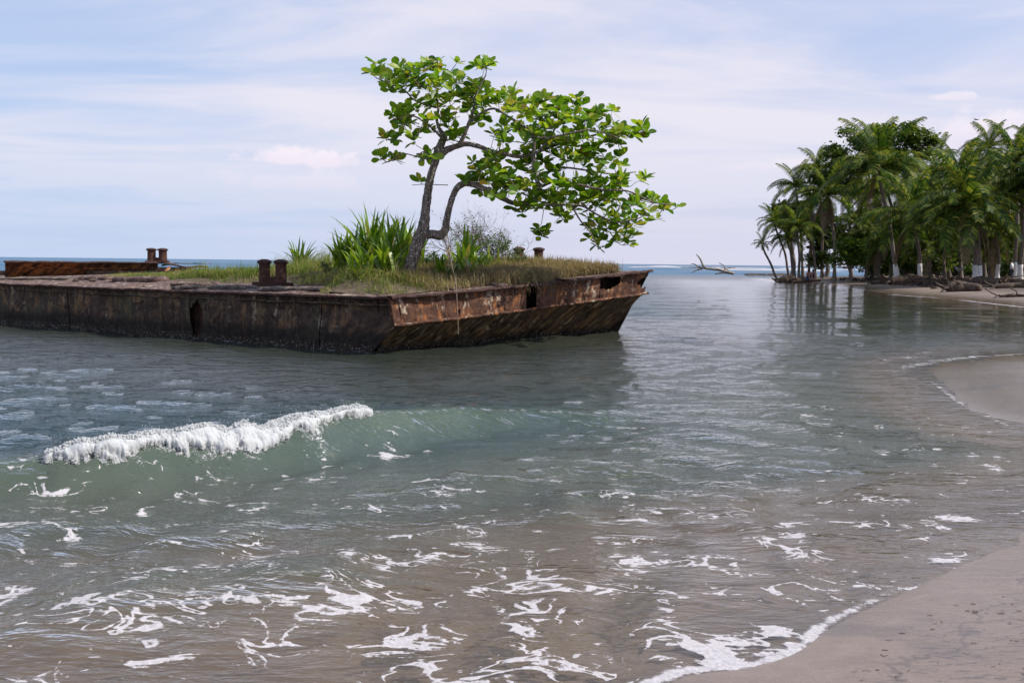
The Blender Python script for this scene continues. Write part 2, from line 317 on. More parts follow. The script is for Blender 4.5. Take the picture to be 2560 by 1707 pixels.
# breaking wave crest line (positions on the water)
crest_px = [(-900, 1165), (-500, 1140), (-200, 1124), (0, 1117), (150, 1112), (270, 1103), (400, 1088), (600, 1070), (750, 1050), (900, 1026), (1000, 1012), (1150, 998), (1300, 987), (1500, 975), (1800, 960)]
CR = np.array([at_z(x, y, .27)[:2] for x, y in crest_px]); CRL = np.concatenate([[0], np.cumsum(np.hypot(*np.diff(CR, axis=0).T))])
CRA = np.interp(CRL, CRL, [0, .12, .2, .21, .23, .25, .25, .25, .26, .26, .23, .19, .13, .06, 0])
def crest_sd(x, y):
    best = np.full(x.shape, 1e9); sg = np.zeros(x.shape); tt = np.zeros(x.shape)
    for i in range(len(CR)-1):
        ax, ay = CR[i]; bx, by = CR[i+1]; dx, dy = bx-ax, by-ay; L = dx*dx+dy*dy
        t = np.clip(((x-ax)*dx+(y-ay)*dy)/L, 0, 1); ex = x-ax-t*dx; ey = y-ay-t*dy; d = ex*ex+ey*ey
        k = d < best; best = np.where(k, d, best); s = -(dx*ey-dy*ex); sg = np.where(k, np.sign(s), sg); tt = np.where(k, CRL[i]+t*math.sqrt(L), tt)
    return np.sqrt(best)*sg, tt          # + on the shore side
waves = []
wr = np.random.default_rng(5)
for i in range(46):
    lam = .34*(3.6/.34)**wr.random(); th = -math.pi/2+wr.normal()*.62+.25; k = 2*math.pi/lam
    waves.append((k*math.cos(th), k*math.sin(th), .036*lam/(2*math.pi)*wr.uniform(.5, 1.5)*(1.25 if lam < 1.2 else .7), wr.random()*6.28, lam))
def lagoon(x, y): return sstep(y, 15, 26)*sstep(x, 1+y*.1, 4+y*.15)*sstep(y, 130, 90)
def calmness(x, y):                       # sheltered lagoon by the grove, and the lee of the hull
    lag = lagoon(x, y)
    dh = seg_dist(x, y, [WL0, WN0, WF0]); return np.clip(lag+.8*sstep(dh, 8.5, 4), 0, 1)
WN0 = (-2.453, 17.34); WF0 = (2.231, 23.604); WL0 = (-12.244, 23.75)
def water_z(x, y, d=None, fade=None):
    depth = np.clip(-d, 0, 50)
    z = np.zeros_like(x); wx = x+(fbm(x*.35, y*.35, 2, 9)-.5)*1.6; wy = y+(fbm(x*.35, y*.35, 2, 12)-.5)*1.6
    for kx, ky, a, ph, lam in waves:
        w = 1 if fade is None else np.clip(1.6-2.6*fade/lam, 0, 1)
        z = z+a*w*np.sin(kx*wx+ky*wy+ph)
    gust = (.45+.8*fbm(x*.12, y*.2, 3, 2))*(1-.5*calmness(x, y))*(1-.45*lagoon(x, y))
    z *= gust*sstep(depth, -.1, 2.5)*.95+.05
    z += (fbm(x*.8, y*1.3, 3, 7)-.5)*(.05-.038*sstep(np.hypot(x, y), 7, 13))*sstep(depth, .3, 3)*np.clip(1.2-np.hypot(x, y)/40, 0, 1)
    s, tt = crest_sd(x, y); A = np.interp(tt, CRL, CRA)*(1+.25*(fbm(tt*1.5, 0*tt, 3, 4)-.5))
    s = s+(fbm(tt*1.1, s*.8, 3, 6)-.5)*.22
    prof = np.where(s < 0, np.exp(-(np.abs(s)/.75)**1.6), np.exp(-(s/.24)**2.0))
    z = z*(1-.5*prof)+A*prof-.05*A/.25*np.exp(-((s-.75)/.4)**2)+.04*A/.25*np.exp(-((s-1.7)/.5)**2)*(fbm(x*.7, y*.7, 2, 1)+.4)
    # far swell beyond the spit, bigger surf on the open sea
    r = np.hypot(x, y); far = sstep(y, 150, 260)
    z += far*.45*np.maximum(0, np.sin(y*.055+x*.006+3*fbm(x*.006, y*.006, 2, 3)))**3
    return z
ang = np.radians(np.concatenate([np.linspace(-78, -31, 50)[:-1], np.linspace(-31, 31, 640), np.linspace(31, 70, 40)[1:]]))
rad = np.concatenate([1/np.linspace(1/2.6, 1/45, 600), np.geomspace(45.6, 400, 170), np.geomspace(408, 14000, 50)])
gx, gy = polar(rad, ang); dl = sdf(gx, gy); dr = np.gradient(rad)[:, None]*np.ones_like(gx)
gz = water_z(gx, gy, dl, np.maximum(dr, gx*0))
depth = gz-land_z(gx, gy, dl)
depth = np.where(dl < 0, depth, 0)
# foam density: lace in the shallows, whitecaps far out, breaker remnants
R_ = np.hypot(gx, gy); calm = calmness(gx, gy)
foam = .62*sstep(R_, 8.5, 4.0)*sstep(gx, 9, 2.5)
foam += .26*sstep(-dl, 3.4, .4)*sstep(R_, 14, 8)
s_c, t_c = crest_sd(gx, gy); inr = sstep(t_c, CRL[4]-.5, CRL[4]+.2)*sstep(t_c, CRL[9]+.7, CRL[9])
foam += inr*(.5*np.exp(-((s_c+.3)/.3)**2)+.35*np.exp(-((s_c-.45)/.3)**2))
foam = np.clip(foam+.4*(fbm(gx*.5, gy*.5, 3, 8)-.5), 0, 1)*sstep(R_, 14, 10)
def strip(x0, y0, x1, y1, w, amt):
    a = at_z(x0, y0)[:2]; b = at_z(x1, y1)[:2]; d = seg_dist(gx, gy, [a, b]); return amt*np.exp(-(d/w)**2)
ff = np.zeros_like(gx)
for q in [(1640, 669, 1760, 671, 14, 1.0), (1770, 671, 1900, 674, 12, 1), (1790, 676, 1930, 679, 8, .95), (1590, 671, 1660, 673, 10, .9), (1560, 680, 1600, 681, 3, .6), (1960, 676, 2060, 679, 10, 1), (2060, 675, 2170, 678, 14, 1), (1535, 667, 1600, 668, 16, .6), (1980, 670.5, 2180, 672.5, 30, .8),
          (1780, 733, 1930, 740, .55, .7), (1970, 735, 2070, 735, .45, .7), (1860, 725, 1960, 731, .6, .5), (2230, 737, 2350, 745, .5, .8), (2400, 750, 2560, 768, .4, .8), (2560, 768, 2700, 779, .4, .8)]:
    ff = np.maximum(ff, strip(*q))
    if q[1] < 700: gz = gz+strip(*q[:4], max(4.5, q[4]*.45), .62 if q[4] > 6 else .25)*(.5+fbm(gx*.06, gy*.02, 3, 4))
edge = np.exp(-((dl+.07)/.055)**2)*(sstep(R_, 60, 5)*.42+.5*sstep(R_, 5.6, 4.2))
s_c, t_c = crest_sd(gx, gy); wav = np.clip(np.interp(t_c, CRL, CRA)/.25, 0, 1)*np.exp(-((s_c-.08)/.33)**2)
opn = sstep(gy, 95, 170)*sstep(-dl, 6, 30)+sstep(gy, 26, 60)*sstep(gx, -6-gy*.1, -10-gy*.15); opn = np.clip(opn, 0, 1)
swash = np.zeros_like(gx)
for q in [(2190, 905, 2330, 882, .45, .55), (2250, 918, 2400, 894, .3, .66), (2400, 894, 2600, 883, .22, .7), (2190, 925, 2300, 930, .5, .5), (2330, 955, 2410, 1015, .09, .64), (2410, 1015, 2520, 1064, .09, .64)]: swash = np.maximum(swash, strip(*q))
dh = seg_dist(gx, gy, [WL0, WN0, WF0]); swash = np.maximum(swash, .62*np.exp(-((dh-.08)/.14)**2)*(.55+.7*fbm(gx*1.3, gy*1.3, 3, 5)))
WAT, t = M('water'); p = t.pos()
A = lambda n: t.n('ShaderNodeAttribute', attribute_name=n).outputs['Fac']
w1 = t.noise(p, 2.8, 4, .62, .5, scale3=(.55, 1.4, 1)); w2 = t.noise(p, 11, 3, .6, .4, scale3=(.5, 1.5, 1)); w3 = t.noise(p, .22, 4, .55)
sh_att = t.step(A('depth'), -.02, .35)
nrm = t.bump(t.m('ADD', t.m('MULTIPLY', w1, 1.0), t.m('MULTIPLY', w2, .28)), t.m('MULTIPLY', t.m('ADD', .15, t.m('MULTIPLY', sh_att, .75)), t.m('MULTIPLY', t.m('SUBTRACT', 1.0, t.m('MULTIPLY', A('calm'), .5)), t.m('SUBTRACT', 1.0, t.m('MULTIPLY', A('lagoon'), .62)))), .12)
dep = A('depth')
mf = t.m('SUBTRACT', 1.0, t.m('EXPONENT', t.m('MULTIPLY', dep, -3.0)))
mc = t.mix(t.step(dep, .10, .34), (.28, .215, .15), (.10, .112, .09)); mc = t.mix(t.step(dep, .38, 1.2), mc, (.024, .048, .054)); mc = t.mix(t.m('MULTIPLY', t.m('MULTIPLY', A('calm'), t.m('SUBTRACT', 1.0, A('lagoon'))), .9), mc, (.036, .036, .022)); mc = t.mix(t.m('MULTIPLY', A('lagoon'), .85), mc, (.022, .028, .016)); mc = t.mix(t.m('MULTIPLY', A('wave'), t.m('ADD', .1, t.m('MULTIPLY', t.noise(p, 1.1, 5, .65, .6, scale3=(1.6, .6, 1)), 1.15))), mc, (.10, .13, .092)); mc = t.mix(A('open'), mc, (.012, .10, .19))  # olive tints near hull and in lagoon paint in barge and palm reflections
base_ = t.n('ShaderNodeMixShader', {0: mf, 1: t.n('ShaderNodeBsdfTransparent', {'Color': (.97, .97, .94)}).outputs[0], 2: t.n('ShaderNodeBsdfDiffuse', {'Color': mc}).outputs[0]})
fr = t.n('ShaderNodeFresnel', {'IOR': 1.37, 'Normal': nrm})
gl = t.n('ShaderNodeBsdfGlossy', {'Color': (1, 1, 1), 'Roughness': .03, 'Normal': nrm})
surf = t.n('ShaderNodeMixShader', {0: t.m('MINIMUM', fr.outputs[0], t.m('SUBTRACT', .85, t.m('MULTIPLY', A('open'), .5))), 1: base_.outputs[0], 2: gl.outputs[0]})
# foam lace
pw = t.v('ADD', p, t.v('MULTIPLY', t.n('ShaderNodeTexNoise', {'Vector': p, 'Scale': 1.3, 'Detail': 2.0}).outputs['Color'], (.5, .5, 0)))
f1 = t.noise(pw, 5.5, 2.5, .5, .9, scale3=(.72, 1.1, 1)); f2 = t.noise(t.v('ADD', pw, (31, 7, 0)), 2.6, 3, .55); f3 = t.noise(t.v('ADD', p, (3, 17, 0)), 9, 2.5, .5, .6, scale3=(.7, 1.2, 1)); f4 = t.noise(p, 38, 3, .6)
ridge = t.m('SUBTRACT', 1.0, t.m('MULTIPLY', t.m('ABSOLUTE', t.m('SUBTRACT', f1, .5)), 20.0))
den = A('foam')
val = t.m('ADD', t.m('ADD', ridge, t.m('MULTIPLY', t.m('SUBTRACT', f2, .60), 9.0)), t.m('MULTIPLY', den, 1.4))
val = t.m('ADD', val, t.m('MULTIPLY', t.m('SUBTRACT', f4, .5), 2.2))
lace = t.m('MULTIPLY', t.step(val, .95, 1.55), t.step(den, .02, .12))
spk = t.m('MULTIPLY', t.step(t.m('ADD', f3, t.m('MULTIPLY', den, .03)), .70, .73), t.step(den, .03, .1))
fe = t.m('MAXIMUM', A('far_foam'), t.m('MAXIMUM', A('edge'), A('swash')))
fe = t.step(t.m('ADD', fe, t.m('MULTIPLY', t.m('SUBTRACT', t.m('ADD', t.m('MULTIPLY', f1, .4), t.m('MULTIPLY', t.noise(p, 14, 4, .65), .6)), .5), 1.7)), .55, .85)
ft = t.m('MINIMUM', t.m('MAXIMUM', t.m('MAXIMUM', lace, t.m('MULTIPLY', spk, .9)), fe), 1.0)
fo = t.n('ShaderNodeBsdfDiffuse', {'Color': (.54, .515, .53), 'Normal': t.bump(t.m('ADD', f4, t.m('MULTIPLY', ft, .8)), .5, .012)})
fin = t.n('ShaderNodeMixShader', {0: t.m('MULTIPLY', ft, t.m('ADD', .45, t.m('MULTIPLY', f4, .8))), 1: surf.outputs[0], 2: fo.outputs[0]})
t.n('ShaderNodeOutputMaterial', {'Surface': fin.outputs[0]})
keep = ~((dl[:-1, :-1] > 2.0) & (dl[1:, 1:] > 2.0) & (dl[:-1, 1:] > 2.0) & (dl[1:, :-1] > 2.0))
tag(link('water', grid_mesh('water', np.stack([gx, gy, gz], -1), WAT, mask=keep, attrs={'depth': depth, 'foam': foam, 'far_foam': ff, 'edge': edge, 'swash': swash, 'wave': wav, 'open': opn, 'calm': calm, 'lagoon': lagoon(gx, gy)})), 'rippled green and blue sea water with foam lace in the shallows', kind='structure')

# foam of the small breaker: lumpy geometry rolling down the face
FOAM, t = M('foam'); p = t.pos(); n = t.noise(p, 22, 5, .7)
b = t.n('ShaderNodeBsdfDiffuse', {'Color': t.mix(n, (.72, .74, .75), (.86, .86, .87)), 'Normal': t.bump(n, 1.0, .03)}); tr = t.n('ShaderNodeBsdfTranslucent', {'Color': (.8, .84, .84)})
t.n('ShaderNodeOutputMaterial', {'Surface': t.n('ShaderNodeMixShader', {0: .42, 1: b.outputs[0], 2: tr.outputs[0]}).outputs[0]})
TORN, t = M('torn_foam'); p = t.pos(); n = t.noise(p, 22, 5, .7); nf = t.noise(p, 55, 4, .7)
b = t.n('ShaderNodeBsdfDiffuse', {'Color': t.mix(n, (.70, .72, .73), (.84, .84, .85)), 'Normal': t.bump(n, .8, .02)}); tr = t.n('ShaderNodeBsdfTranslucent', {'Color': (.8, .84, .84)})
b = t.n('ShaderNodeMixShader', {0: .4, 1: b.outputs[0], 2: tr.outputs[0]}); al = t.step(t.m('ADD', t.n('ShaderNodeAttribute', attribute_name='val').outputs['Fac'], t.m('MULTIPLY', t.m('SUBTRACT', t.m('ADD', t.m('MULTIPLY', nf, .6), t.m('MULTIPLY', n, .4)), .5), 3.2)), -.1, .32)
t.n('ShaderNodeOutputMaterial', {'Surface': t.n('ShaderNodeMixShader', {0: al, 1: t.n('ShaderNodeBsdfTransparent').outputs[0], 2: b.outputs[0]}).outputs[0]})
i0, i1 = CRL[4]-.1, CRL[9]+.12
nt_, ns_ = 760, 64
tt, ss = np.meshgrid(np.linspace(i0, i1, nt_), np.linspace(-.14, .62, ns_), indexing='ij')
cx = np.interp(tt, CRL, CR[:, 0]); cy = np.interp(tt, CRL, CR[:, 1]); gxx = np.gradient(cx, axis=0); gyy = np.gradient(cy, axis=0); L = np.hypot(gxx, gyy); nx, ny = gyy/L, -gxx/L
x = cx+nx*ss; y = cy+ny*ss
zb = water_z(x, y, sdf(x, y))
u = (tt-i0)/(i1-i0)
wid = (.065+.185*np.sin(np.clip(u, 0, 1)**.8*math.pi*.93+.1))*(.72+.55*fbm(tt*3.0, 0*tt, 3, 2))
m1 = fbm(tt*5, ss*7, 5, 3, .62)
env = 1-np.abs((ss+.05-wid*.5)/(wid*.58+.02))**2
val = env+(m1-.5)*2.1+(fbm(tt*13, ss*13, 4, 6, .6)-.5)*1.3-.15-.8*np.clip(.5-fbm(tt*2.2, ss*3, 3, 13), 0, 1)
big = fbm(tt*3.2, ss*4, 4, 10, .6)
h = .006+np.clip(env, 0, 1)**.6*(.015+.085*big*np.clip(m1*1.4, 0, 1.2))+(fbm(tt*14, ss*9, 3, 5, .6)-.5)*.035
h = h*sstep(val, -.02, .55)+.004; P = np.stack([x+nx*h*.9, y+ny*h*.9, zb+h*.8], -1)
val = val+(fbm(tt*30, ss*30, 3, 8, .6)-.5)*.9*(1-np.clip(env, 0, 1)); keepf = (val[:-1, :-1] > -.35) & (val[1:, 1:] > -.35)
fm = tag(link('breaker_foam', grid_mesh('breaker_foam', P, TORN, mask=keepf, attrs={'val': val})), 'white foam tumbling along the crest of the small breaking wave', 'foam', kind='stuff')
# spray and bubbles thrown about the crest
oct_ = [(1, 0, 0), (-1, 0, 0), (0, 1, 0), (0, -1, 0), (0, 0, 1), (0, 0, -1)]; of_ = [(0, 2, 4), (2, 1, 4), (1, 3, 4), (3, 0, 4), (2, 0, 5), (1, 2, 5), (3, 1, 5), (0, 3, 5)]
def blob(mb, c, r):
    R = Euler((random.random()*6, random.random()*6, 0)).to_matrix(); mb.add([R @ Vector((v[0]*r*random.uniform(.6, 1.3), v[1]*r*random.uniform(.6, 1.3), v[2]*r*random.uniform(.6, 1.2)))+c for v in oct_], of_)
mb = MB(); mb2 = MB(); k = 0
while k < 26000:
    j = random.randrange(nt_); si = random.randrange(ns_); vv = val[j, si]
    if vv < -.32 or (vv < 0 and random.random() > (.32+vv)*1.3): continue
    hz = max(0, h[j, si])*(1 if vv > 0 else 0); c = Vector((x[j, si]+random.gauss(0, .008), y[j, si]+random.gauss(0, .008), zb[j, si]+hz*random.uniform(.5, 1.1)+.002)); r = random.uniform(.0035, .0095)*(1.6 if vv > .3 else 1)
    blob(mb, c, r*(.45 if vv < .4 else 1)); k += 1
tag(mb.build('foam_lumps', FOAM, smooth=True), 'fluffy lumps of foam heaped on the breaking crest', 'foam', kind='stuff')
mb = mb2
for k in range(900):
    j = random.randrange(nt_); si = int(np.clip(random.gauss(12, 5), 0, ns_-1)); blob(mb, Vector((x[j, si], y[j, si], zb[j, si]+abs(random.gauss(.04, .04)))), random.uniform(.0015, .004))
s_ = mb.build('spray', FOAM); tag(s_, 'fine white spray drops over the breaking wave crest', 'spray', kind='stuff')

# ------------------------------------------------------------------ the rusted barge
WN = np.array([-2.453, 17.34, 0]); WF = np.array([2.231, 23.604, 0]); WL = np.array([-12.244, 23.75, 0])
EB = (WF-WN); LB = np.linalg.norm(EB); EB /= LB; EA = (WL-WN); EA /= np.linalg.norm(EA)
TN = at_y(970, 746, 16.85); KN = at_y(982, 814, 16.95); TF = at_y(1622, 677, 22.95); KF = at_y(1612, 733, 23.05)
barge = empty('rusted_barge', WN, 'large rust brown barge wreck in the shallows with a tree growing on its deck', 'barge')
def W(a, b, z): return WN+EA*a+EB*b+np.array([0, 0, z])
def inv_ab(P):
    d = np.asarray(P)[..., :2]-WN[:2]; det = EA[0]*EB[1]-EA[1]*EB[0]
    return (d[..., 0]*EB[1]-d[..., 1]*EB[0])/det, (EA[0]*d[..., 1]-EA[1]*d[..., 0])/det
LEN = 34.0
aTN, bTN = inv_ab(TN); aTF, bTF = inv_ab(TF)
def deck_z(a, b):                        # the wreck lists: the far side stands higher, most of all at the bow
    far = np.interp(a, [-1, 0, 14, 19, 26, 40], [TF[2], TF[2], 1.22, 1.02, 1.0, 1.0]); near = np.interp(a, [-1, 0, 6, 14, 40], [TN[2], TN[2], .95, .97, .97])
    return near+(far-near)*np.clip(b/LB, 0, 1)
# long side plates
def side_patch(a0, a1, name, hole=None, na=60, nz=26, push=0.0):
    A_, Z_ = np.meshgrid(np.linspace(a0, a1, na), np.linspace(0, 1, nz), indexing='ij')
    ztop = deck_z(A_, 0*A_)-.03; z = -.7+(ztop+.7)*Z_
    dent = (fbm(A_*.8, z*1.1, 4, 2)-.5)*.16+(fbm(A_*4, z*5, 3, 4)-.5)*.03+.012*np.sin(A_*2*math.pi/.62)*sstep(Z_, .5, .9)
    b = dent+push
    rk = np.interp(z, [-.7, 0, KN[2], TN[2]], [.55, 0, inv_ab(KN)[0], aTN])
    aa = np.where(A_ <= .001, 0, A_); aa = aa+(rk)*np.clip(1-aa/1.2, 0, 1)
    P = WN+EA*aa[..., None]+EB*b[..., None]; P[..., 2] = z
    mask = None
    if hole:
        am = .5*(A_[:-1, :-1]+A_[1:, 1:]); zm = .5*(z[:-1, :-1]+z[1:, 1:])
        mask = np.ones(am.shape, bool)
        for (ha, hz, ra, rz) in hole: mask &= ((am-ha)/ra)**2+((zm-hz)/rz)**2+(fbm(am*9, zm*9, 2, 3)-.5)*.8 > 1
    me = grid_mesh(name, P-WN, R_SIDE, mask=mask, uv=np.stack([A_, z], -1)); return link(name, me, barge)
def side_a(px):                           # pixel column on the hull side -> distance along it
    lo, hi = 0, 40
    for _ in range(40):
        mid = (lo+hi)/2; P = W(mid, 0, .6)-EYE; xx = 1280+F*(P@RT)/(P@fw)
        if xx > px: lo = mid
        else: hi = mid
    return lo
seams = [0.0]+[side_a(x) for x in (800, 640, 478, 323, 170, 20)]+[19, 24, 29, LEN]
ha = side_a(493)
for i in range(len(seams)-1):
    hole = [(ha, .45, .17, .33), (ha+.08, .22, .16, .16)] if seams[i] < ha < seams[i+1] else None
    side_patch(seams[i]+.006, seams[i+1]-.006, 'hull_plate', hole, int(14*(seams[i+1]-seams[i])+8), 40 if hole else 26, (-1)**i*.006)
# dark interior: inner bulkheads seen through the holes
def quad_grid(name, p00, p10, p01, p11, m, nu=30, nv=10, amp=.02, uvs=None, mask=None, seed=1, par=None, edge_rag=None):
    u, v = np.meshgrid(np.linspace(0, 1, nu), np.linspace(0, 1, nv), indexing='ij'); u_, v_ = u[..., None], v[..., None]
    P = (np.array(p00)*(1-u_)+np.array(p10)*u_)*(1-v_)+(np.array(p01)*(1-u_)+np.array(p11)*u_)*v_
    n = np.cross(np.array(p10)-np.array(p00), np.array(p01)-np.array(p00)); n /= np.linalg.norm(n)
    lu = np.linalg.norm(np.array(p10)-np.array(p00)); lv = np.linalg.norm(np.array(p01)-np.array(p00))
    P = P+n*((fbm(u*lu*1.5+seed*3, v*lv*1.5, 4, seed)-.5)*2*amp+(fbm(u*lu*7, v*lv*7+seed, 3, seed)-.5)*amp)[..., None]
    off = uvs or (seed*3.7, 0); uv = np.stack([u*lu+off[0], v*lv+off[1]], -1)
    mk = mask(.5*(u[:-1, :-1]+u[1:, 1:]), .5*(v[:-1, :-1]+v[1:, 1:])) if mask else None
    par = par or barge
    return link(name, grid_mesh(name, P-np.array(par.location), m, mask=mk, uv=uv), par)
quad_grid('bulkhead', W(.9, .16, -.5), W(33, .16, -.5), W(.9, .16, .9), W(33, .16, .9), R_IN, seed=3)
def bow(s, kind):                         # point on the bow edge lines, s = 0 near corner .. 1 far corner
    a, b = {'T': (TN, TF), 'K': (KN, KF), 'W': (WN, WF)}[kind]; P = a+(b-a)*s
    if kind == 'T': P = P+np.array([0, 0, 1])*(-.035*math.sin(math.pi*s))
    if kind == 'K': P = P+np.array([0, 0, 1])*(-.02*math.sin(math.pi*s))
    return P
def bow_s(px, kind='T'):
    ss_ = np.linspace(0, 1, 400); best = min(ss_, key=lambda s: abs(1280+F*((bow(s, kind)-EYE)@RT)/((bow(s, kind)-EYE)@fw)-px)); return best
outn = np.array([EB[1], -EB[0], 0.])
cuts = [970, 995, 1145, 1262, 1317, 1341, 1398, 1503, 1622]
ss_ = [bow_s(c) for c in cuts]
for i in range(len(cuts)-1):
    if i == 4: continue                   # the tall gap rusted right through
    s0, s1 = ss_[i], ss_[i+1]; mk = None
    if i == 3: mk = lambda u, v: (u < 1.0-.05*fbm(v*6, u*0, 2, 3))
    if i == 5: mk = lambda u, v: (u > .05*fbm(v*5, u*0, 3, 5))
    if i == 7:                            # torn end plate: a hole under the deck edge and a bite at the corner
        mk = lambda u, v: ((((u-.17)/.26)**2+((v-.80)/.38)**2+(fbm(u*11, v*6, 2, 6)-.5)*.5 > 1) & (((u-1.02)/.22)**2+((v-.5)/.27)**2+(fbm(u*8, v*8, 2, 2)-.5)*.8 > 1))
    nu = max(10, int((s1-s0)*LB*14))
    quad_grid('bow_plate', bow(s0+.0012, 'K'), bow(s1-.0012, 'K'), bow(s0+.0012, 'T'), bow(s1-.0012, 'T'), R_BOW, nu, 18, .022, (s0*LB, 0), mk, i+2)
iw = outn*-.45
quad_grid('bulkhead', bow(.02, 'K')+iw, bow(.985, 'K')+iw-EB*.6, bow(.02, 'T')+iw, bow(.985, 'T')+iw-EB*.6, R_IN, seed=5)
# slanting lower bow (rake) in plates with raised corrosion ribs
WNd = WN+(WN-KN)*1.15; WFd = WF+(WF-KF)*.65
rs = [0, .17, .36, .55, .75, 1.0]
for i in range(5):
    s0, s1 = rs[i]+.001, rs[i+1]-.001; u, v = np.meshgrid(np.linspace(s0, s1, 90), np.linspace(0, 1, 30), indexing='ij')
    bot = WNd+(WFd-WNd)*u[..., None]; top = np.array([bow(q, 'K') for q in u[:, 0]])[:, None, :]*np.ones((1, 30, 1))
    P = bot*(1-v[..., None])+top*v[..., None]
    n = np.cross(WFd-WNd, KN-WNd); n /= np.linalg.norm(n); n = n if n@outn > 0 else -n
    x_ = u*LB-.55*v*1.3
    rel = np.abs(np.sin(x_*math.pi/.34+9*fbm(x_*.7, v*2, 2, 3)))**2*.05*sstep(v, .0, .3)+(fbm(x_*5, v*2, 4, 5)-.5)*.08+(fbm(u*9, v*9, 3, 6)-.5)*.04
    P = P+n*rel[..., None]
    link('rake_plate', grid_mesh('rake_plate', P-WN, R_RAKE, uv=np.stack([u*LB, v*1.3], -1)), barge)
def rail(name, pts, w, h, m, out, seed=0, rag=.03, par=None):
    """a ragged flange running along pts, sticking out by w, thickness h"""
    pts = np.array(pts); par = par or barge; k = len(pts); L = np.concatenate([[0], np.cumsum(np.linalg.norm(np.diff(pts, axis=0), axis=1))])
    prof = [(-.12, -.5), (1, -.5), (1.0, .5), (-.12, .5)]
    P = np.zeros((k, 5, 3)); uv = np.zeros((k, 5, 2))
    for j in range(5):
        pu, pz = prof[j % 4]; rr = (fbm(L*5, 0*L+seed+j*.3, 4, seed)-.5)*2*rag
        P[:, j] = pts+out*(pu*w+rr[:, None]*(pu > 0))+np.array([0, 0, 1])*(pz*h+(fbm(L*3.5, 0*L+j*.2, 4, seed+3)-.5)*rag*1.2)[:, None]; uv[:, j, 0] = L; uv[:, j, 1] = j*.1
    return link(name, grid_mesh(name, P-np.array(par.location), m, uv=uv, smooth=False), par)
seg = lambda f, a, b, n: [f(s) for s in np.linspace(a, b, n)]
g0, g1 = bow_s(1314), bow_s(1344)
rail('deck_rim', seg(lambda s: bow(s, 'T')+np.array([0, 0, .005]), 0, g0, 110), .09, .05, R_RIM, outn, 1, .035)
rail('deck_rim', seg(lambda s: bow(s, 'T')+np.array([0, 0, .0]), g0+.004, 1.004, 120), .10, .055, R_RIM, outn, 4, .045)
rail('knuckle_rail', seg(lambda s: bow(s, 'K'), .0, 1.012, 200), .06, .05, R_BOW, outn, 7, .035)
rail('corner_post', seg(lambda s: KN*(1-s)+TN*s+np.array([0, 0, 0.]), 0, 1, 16), .05, .03, R_BOW, outn, 3, .02)
sout = -EB
rail('deck_rim', seg(lambda a: W(aTN*max(0, 1-a/1.2)+a, 0, float(deck_z(a, 0))-.01), 0.0, 16, 260), .07, .05, R_RIM, sout, 9, .03)
rail('deck_rim', seg(lambda a: W(a, 0, float(deck_z(a, 0))-.01), 16.05, LEN, 90), .07, .05, R_RIM, sout, 2, .03)
# side stringer under the rim
rail('stringer', seg(lambda a: W(a+aTN*.8*max(0, 1-a/1.2), .0, float(deck_z(a, 0))-.13), 0.0, 20, 200), .035, .03, R_SIDE, sout, 5, .015)
# far side and stern
quad_grid('hull_plate', W(0, LB, -.6), W(LEN, LB, -.6), W(aTF, LB-.02, 1.42), W(LEN, LB, .98), R_SIDE, 60, 12, .02, seed=9)
quad_grid('hull_plate', W(LEN, 0, -.6), W(LEN, LB, -.6), W(LEN, 0, .93), W(LEN, LB, .95), R_SIDE, 30, 12, .02, seed=10)
# deck plating: separate warped plates
def mound(a, b):
    g = sstep(a, .1, 1.6)*sstep(a, 15.0, 10.5)*sstep(b, np.interp(a, [0, 1.5, 2.4, 3.4, 9, 14], [.1, .25, 1.0, 2.0, 2.1, 2.6])+.12*np.sin(a*2.9), np.interp(a, [0, 1.5, 2.4, 3.4, 9, 14], [.9, 1.3, 2.2, 3.0, 3.2, 3.8]))*sstep(b, 8.2, 6.5); return g*(.12+.18*fbm(a*.6, b*.8, 4, 2))*np.interp(a, [0, 4, 7, 10, 14], [1, 1.05, .7, .25, .12])
aed = [0]+[round(q, 2) for q in np.arange(2.2, LEN, 2.6)]+[LEN]
for i in range(len(aed)-1):
    for j, (b0, b1) in enumerate(((0, 2.6), (2.6, 5.2), (5.2, LB))):
        A_, B_ = np.meshgrid(np.linspace(aed[i]+.01, aed[i+1]-.01, 34), np.linspace(b0+.01, b1-.01, 34), indexing='ij')
        z = deck_z(A_, B_)+(fbm(A_*2, B_*2, 4, i % 7)-.5)*.06+(fbm(A_*9, B_*9, 3, j)-.5)*.03
        sag = -.10*sstep(A_, 15, 20)*sstep(B_, .5, 3)
        rk = (aTN+(aTF-aTN)*np.clip(B_/LB, 0, 1))*np.clip(1-A_/1.4, 0, 1)
        P = WN+EA*(A_+rk)[..., None]+EB*B_[..., None]; P[..., 2] = z+sag
        link('deck_plate', grid_mesh('deck_plate', P-WN, R_DECK, uv=np.stack([A_, B_], -1)), barge)
def dk(a, b, dz=0, m=True):
    rk = (aTN+(aTF-aTN)*min(1, max(0, b/LB)))*max(0, 1-a/1.4)
    P = W(a+rk, b, 0); P[2] = float(deck_z(a, b))+(float(mound(np.float64(a), np.float64(b))) if m else 0)+dz; return P
def deck_at(px, py, m=True):             # where a line of sight meets the deck
    d = ray(px, py); Y = np.linspace(15, 33, 1400); P = EYE+d*(Y/d[1])[:, None]; a, b = inv_ab(P)
    h = deck_z(a, b)+(mound(a, b) if m else 0); ok = (P[:, 2] <= h) & (b > -.3) & (b < LB)
    if ok.any(): k = int(np.argmax(ok)); return float(a[k]), max(.12, float(b[k]))
    b2 = np.where((b > 0) & (b < LB-.8), P[:, 2]-h, 99); k = int(np.argmin(b2)); return float(a[k]), float(b[k])
